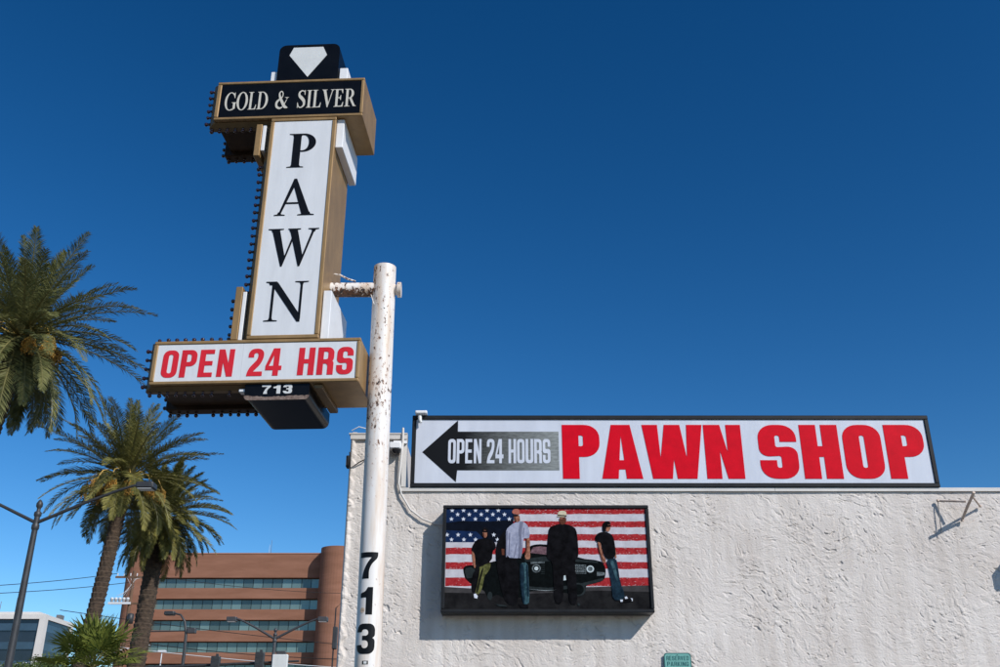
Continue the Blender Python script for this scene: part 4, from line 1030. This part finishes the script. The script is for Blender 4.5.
street_lamp('distant twin arm street lamp in front of the brown brick block', j.x, j.z, 58, [(e.x - j.x + .2, 0, e.z - j.z + .05), (-(e.x - j.x) - .1, 0, e.z - j.z + .05)], rp=.12, m='lamp_grey', head=(.55, .45, .26), ra=.065)
# single curved lamp
j = at(183, 662, 62); e = at(175, 614, 62)
t = thing('street_lamp', 'curved single arm street lamp between the thick palm and the twin arm lamp', 'street lamp', (j.x, 62, 0))
zt = e.z
MB().tube([(0, 0, 0), (0, 0, zt - 2.2), (-.03, 0, zt - 1.2), (-.2, 0, zt - .45), (-.5, 0, zt - .05), (-.95, 0, zt + .05)], [.12, .10, .085, .07, .06, .05], 12).build('pole', M['dark_metal'], t)
MB().cbox(-1.5, -.9, -.2, .2, zt - .08, zt + .16, .04).build('lamp_head', M['dark_metal'], t)
MB().tube([(0, 0, zt - 1.0), (-2.5, 0, zt - 1.05)], .035, 8).build('arm', M['dark_metal'], t)
MB().cbox(.02, .55, -.15, .15, zt - 1.15, zt - .85, .03).build('junction_box', M['lamp_grey'], t)
# small pale lamp
j = at(162, 652, 90)
t = thing('street_lamp', 'tiny pale street lamp low in front of the brick block, beside the thick palm', 'street lamp', (j.x, 90, 0))
MB().tube([(0, 0, 0), (0, 0, j.z)], [.09, .05], 8).build('pole', M['porcelain'], t)
MB().cbox(-.35, .35, -.2, .2, j.z - .02, j.z + .14, .04).build('lamp_head', M['porcelain'], t)

# ================================================================== TRAFFIC SIGNAL
a = at(299, 661, 56); b = at(180, 667, 56)
t = thing('traffic_signal', 'dark traffic signal mast arm with signal heads at the bottom, left of the wall', 'traffic light', (a.x, 56, 0))
MB().tube([(-1.4, 0, 0), (-1.4, 0, a.z + .3)], [.14, .1], 12).build('pole', M['lamp_grey'], t)
MB().tube([(0, 0, a.z), (b.x - a.x - 3, 0, b.z - .1)], [.05, .11], 10).build('mast_arm', M['dark_metal'], t)
for px, py, hh in ((217, 662, 1.0), (261, 658, 1.1)):
    c = at(px, py, 56); x = c.x - a.x
    h = MB().cbox(x - .24, x + .24, -.42, -.16, c.z - hh * .75, c.z + .28, .03).build('signal_head', M['dark_metal'], t)
    for k in range(3): MB().lathe([(.12, 0), (.13, -.01)], (0, 0, 0), 12).build('visor', M['cable'], h, (x, -.43, c.z + .1 - k * .3))
    MB().box(x - .06, x + .06, -.16, .0, c.z + .2, c.z + .42).build('hanger', M['dark_metal'], t)
c = at(281, 661, 56); x = c.x - a.x
MB().cbox(x - .42, x + .42, -.35, -.13, c.z - .6, c.z + .32, .03).build('sign_box', M['silver'], t)
MB().cbox(x - .25, x + .3, -.3, -.18, c.z + .321, c.z + .5, .03).build('detector', M['lamp_grey'], t)

# ================================================================== UTILITY POLE AND WIRES
u = at(129, 577, 84)
t = thing('utility_pole', 'wooden utility pole with crossarm and white insulators between the two palm trunks', 'utility pole', (u.x + .4, 84, 0))
MB().tube([(0, 0, 0), (0, 0, u.z + .5)], [.19, .13], 10).build('pole', M['wood'], t)
MB().box(-1.5, .9, -.14, -.02, u.z - .1, u.z + .06).build('crossarm', M['wood'], t)
for k in range(4): MB().lathe([(.03, 0), (.05, .05), (.03, .1), (.06, .15), (.02, .24), (.001, .25)], (0, 0, 0), 8).build('insulator', M['porcelain'], t, (-1.35 + k * .55, -.08, u.z + .065))
v = at(121, 601, 84); x = v.x - u.x - .4
MB().box(x - .9, 1.2, -.12, .04, v.z - .28, v.z - .13).build('crossarm', M['wood'], t)
MB().box(x - .95, x + .9, -.3, -.13, v.z - .3, v.z - .12).build('fuse_rack', M['porcelain'], t)
for k in range(5):
    MB().lathe([(.001, -.16), (.10, -.15), (.10, -.05), (.15, -.04), (.13, .06), (.15, .07), (.12, .2), (.001, .22)], (0, 0, 0), 10).build('insulator', M['porcelain'], t, (x - .7 + k * .33, -.2, v.z + .05))
MB().lathe([(.001, -.6), (.25, -.58), (.26, .2), (.001, .28)], (0, 0, 0), 14).build('transformer', M['dark_metal'], t, (.35, -.3, v.z - 1.3))
for k in range(5):
    MB().tube([(x - .4 + k * .2, -.15, v.z + .4), (.1 + .1 * math.sin(k * 2), -.1, v.z + 1.0 + .2 * k), (-.5 + k * .3, -.1, u.z - .1)], .018, 5).build('jumper_wire', M['porcelain'], t)
def wire(label, p, q, sag, r=.022, m='cable'):
    P, Q = Vector(p), Vector(q); pts = []
    for i in range(25):
        s = i / 24; c = P.lerp(Q, s); c.z -= sag * 4 * s * (1 - s); pts.append(c - P)
    o = MB().tube(pts, r, 5).build('overhead_cable', M[m], None, tuple(P)); return tag(o, label, 'cable', 'overhead cables')
ux = u.x + .4
wire('upper of two thin cables crossing the sky left of the utility pole', (ux - 1.4, 84, u.z + .3), tuple(at(-160, 590, 60)), .35, .026)
wire('lower of two thin cables crossing the sky left of the utility pole', (ux - .3, 84, u.z - .45), tuple(at(-160, 595.5, 60)), .35, .026)
wire('thin cable sagging across the top window row of the brick block', (ux + .6, 84, u.z + .3), tuple(at(460, 590, 100)), .9, .022)
wire('thin cable crossing low over the third window row of the brick block', tuple(at(60, 610, 84)), tuple(at(460, 655, 95)), .3, .03)
wire('dark cable crossing the lowest window row of the brick block', tuple(at(100, 637, 80)), tuple(at(420, 660, 80)), .5, .03)
wire('pale cable sloping across the bottom of the brick block', tuple(at(110, 646, 70)), tuple(at(420, 672, 70)), .2, .025, 'porcelain')
wire('pale cable crossing in front of the white office block', tuple(at(-30, 668, 70)), tuple(at(150, 645, 70)), .15, .022, 'porcelain')

# ================================================================== BRICK OFFICE BLOCK
BY = 168.0
sc_ = lambda px, py: at(px, py, BY)
bl = sc_(150, 600).x; 
XL = sc_(158, 553.8).x; XR = sc_(333, 553.8).x; ZT = sc_(240, 553.8).z
rows = [(577.6, 588.0), (598.6, 609.3), (619.8, 630.4), (641.4, 652.4), (663.5, 675)]
rz = [(sc_(240, b_).z, sc_(240, a_).z) for a_, b_ in rows]
k_ = rz[3][1] - rz[4][1]
while rz[-1][0] - k_ > 1: rz.append((rz[-1][0] - k_, rz[-1][1] - k_))
bk = thing('brick_office_block', 'brown brick office block with rounded corner towers and bands of teal windows', 'building', (XL, BY, 0))
W2 = XR - XL; mb = MB(); RC = 1.1
zb = ZT
for z0, z1 in rz:
    mb.box(0, W2, 0, 12, z1, zb); mb.box(-.001, W2, RC, 12, z0, z1 ); zb = z0
mb.box(0, W2, 0, 12, 0, zb)
# left block stands forward, rounded outer corner
lw = XL - sc_(128.5, 552).x
pts = []
for i in range(9):
    a = R(180 + 90 * i / 8); pts.append((-lw + 2.2 + 2.2 * math.cos(a), 1.2 + 2.2 * math.sin(a) - .2))
pts += [(-.6, -1.2), (-.6, 12), (-lw, 12)]
def prism(mb, pts, z0, z1, m=None):
    n = len(pts); mb.add([(p[0], p[1], z0) for p in pts] + [(p[0], p[1], z1) for p in pts], [tuple(range(n - 1, -1, -1)), tuple(range(n, 2 * n))] + [(i, (i + 1) % n, n + (i + 1) % n, n + i) for i in range(n)], m)
prism(mb, pts, 0, ZT + .35)
mb.build('wall', M['brick'], bk)
MB().box(-.6, -.002, -1.25, 12, 0, ZT + .1).build('corner_pier', M['brick_pale_sunlit'], bk)  # side strip of the left block, sunlight put in as paler brick
cxr = W2 + 1.2
pts = [(cxr + 3.0 * math.cos(R(a)), -1.2 + 3.0 * math.sin(R(a))) for a in range(180, 361, 9)] + [(cxr + 3.0, 12), (cxr - 3.0, 12)]
mb = MB(); prism(mb, pts, 0, ZT + .55); mb.build('corner_tower', M['brick'], bk)
mb = MB(); 
for i in range(0, 19): pass
coping = MB(); coping.box(-.05, W2 - .2, -.08, .4, ZT + .001, ZT + .16); coping.build('coping', M['brick_pale_sunlit'], bk)
NW = 18; ww = (W2 - .4) / NW; w0 = None
for ri, (z0, z1) in enumerate(rz[:5]):
    for k in range(NW):
        hgt = z1 - z0
        if w0 is None:
            w0 = MB().box(.05, ww - .05, RC - .25, RC - .12, .08, hgt - .12).build('window', M['teal_glass'], bk)
            w0.location = (.2, 0, z0)
            fr0 = MB().box(0, ww, RC - .11, RC - .01, 0, hgt).build('frame', M['mullion'], w0)
        else:
            wn = dup(w0, bk, (.2 + k * ww, 0, z0)); fn = fr0.copy(); COL.objects.link(fn); fn.parent = wn
MB().tube([(0, 0, 0), (0, 0, 2.2)], [.04, .02], 6).build('antenna', M['porcelain'], bk, (sc_(265, 553).x - XL, 3, ZT))
MB().tube([(0, 0, 0), (0, 0, 3.4)], [.05, .03], 6).build('antenna', M['grey_metal'], bk, (sc_(264, 553).x - XL, 5, ZT))

# small lamp fixed near the corner of the wall, seen over the brick tower
q1 = at(336, 608, 40); t = thing('signal_pole', 'thin dark bracketed pole seen just left of the white wall corner', 'pole', (q1.x, 40, 0))
MB().tube([(0, 0, 0), (0, 0, q1.z), (.25, 0, q1.z + .25)], [.04, .025, .02], 8).build('pole', M['dark_metal'], t)
z_ = at(336, 636, 40).z
MB().cbox(-.05, .12, -.1, .1, z_ - .5, z_ + .35, .02).build('signal_box', M['dark_metal'], t)

# ================================================================== WHITE OFFICE BLOCK
OY = 220.0
o_ = lambda px, py: at(px, py, OY)
cx_ = o_(46.5, 615).x; zt = o_(46, 614.5).z; zb_ = o_(46, 619).z
of = thing('white_office_block', 'white office block with dark glass bands and a slanted white corner, at the far left', 'building', (cx_, OY, 0))
MB().box(-60, -.3, .5, 14.0, 0, zb_).build('wall', M['dark_glass'], of)
MB().box(-60, .05, -.3, 15, zb_ + .001, zt).build('parapet', M['off_white'], of)
mb = MB(); xb = o_(35, 667).x - cx_
mb.add([(xb * 1.5 - .9, -.35, 0), (xb * 1.5 + .9, -.35, 0), (.05, -.35, zb_), (-1.2, -.35, zb_), (xb * 1.5 - .9, 1.2, 0), (xb * 1.5 + .9, 1.2, 0), (.05, 1.2, zb_), (-1.2, 1.2, zb_)],
       [(0, 1, 2, 3), (1, 5, 6, 2), (0, 3, 7, 4), (4, 7, 6, 5)])
mb.box(-1.0, .05, 14, 15, 0, zb_); mb.build('corner_pier', M['off_white'], of)
for k in range(8):
    z0 = zb_ - 1.5 - k * 3.9
    MB().box(-60, -.28, .2, 13.9, z0 - .9, z0 + .6).build('spandrel', M['blue_glass'], of)
mb = MB(); mb.box(-14, -3, 3, 8, zt + .001, zt + 1.0); mb.build('roof_box', M['off_white'], of)
for x, h in ((-12.5, 2.4), (-9, 3.2), (-8.7, 1.7)): MB().tube([(x, 4, zt + 1), (x, 4, zt + 1 + h)], .07, 5).build('antenna', M['grey_metal'], of)
MB().box(-1.8, -.8, 9, 11, zt + .001, zt + 1.2).build('roof_unit', M['grey_metal'], of)
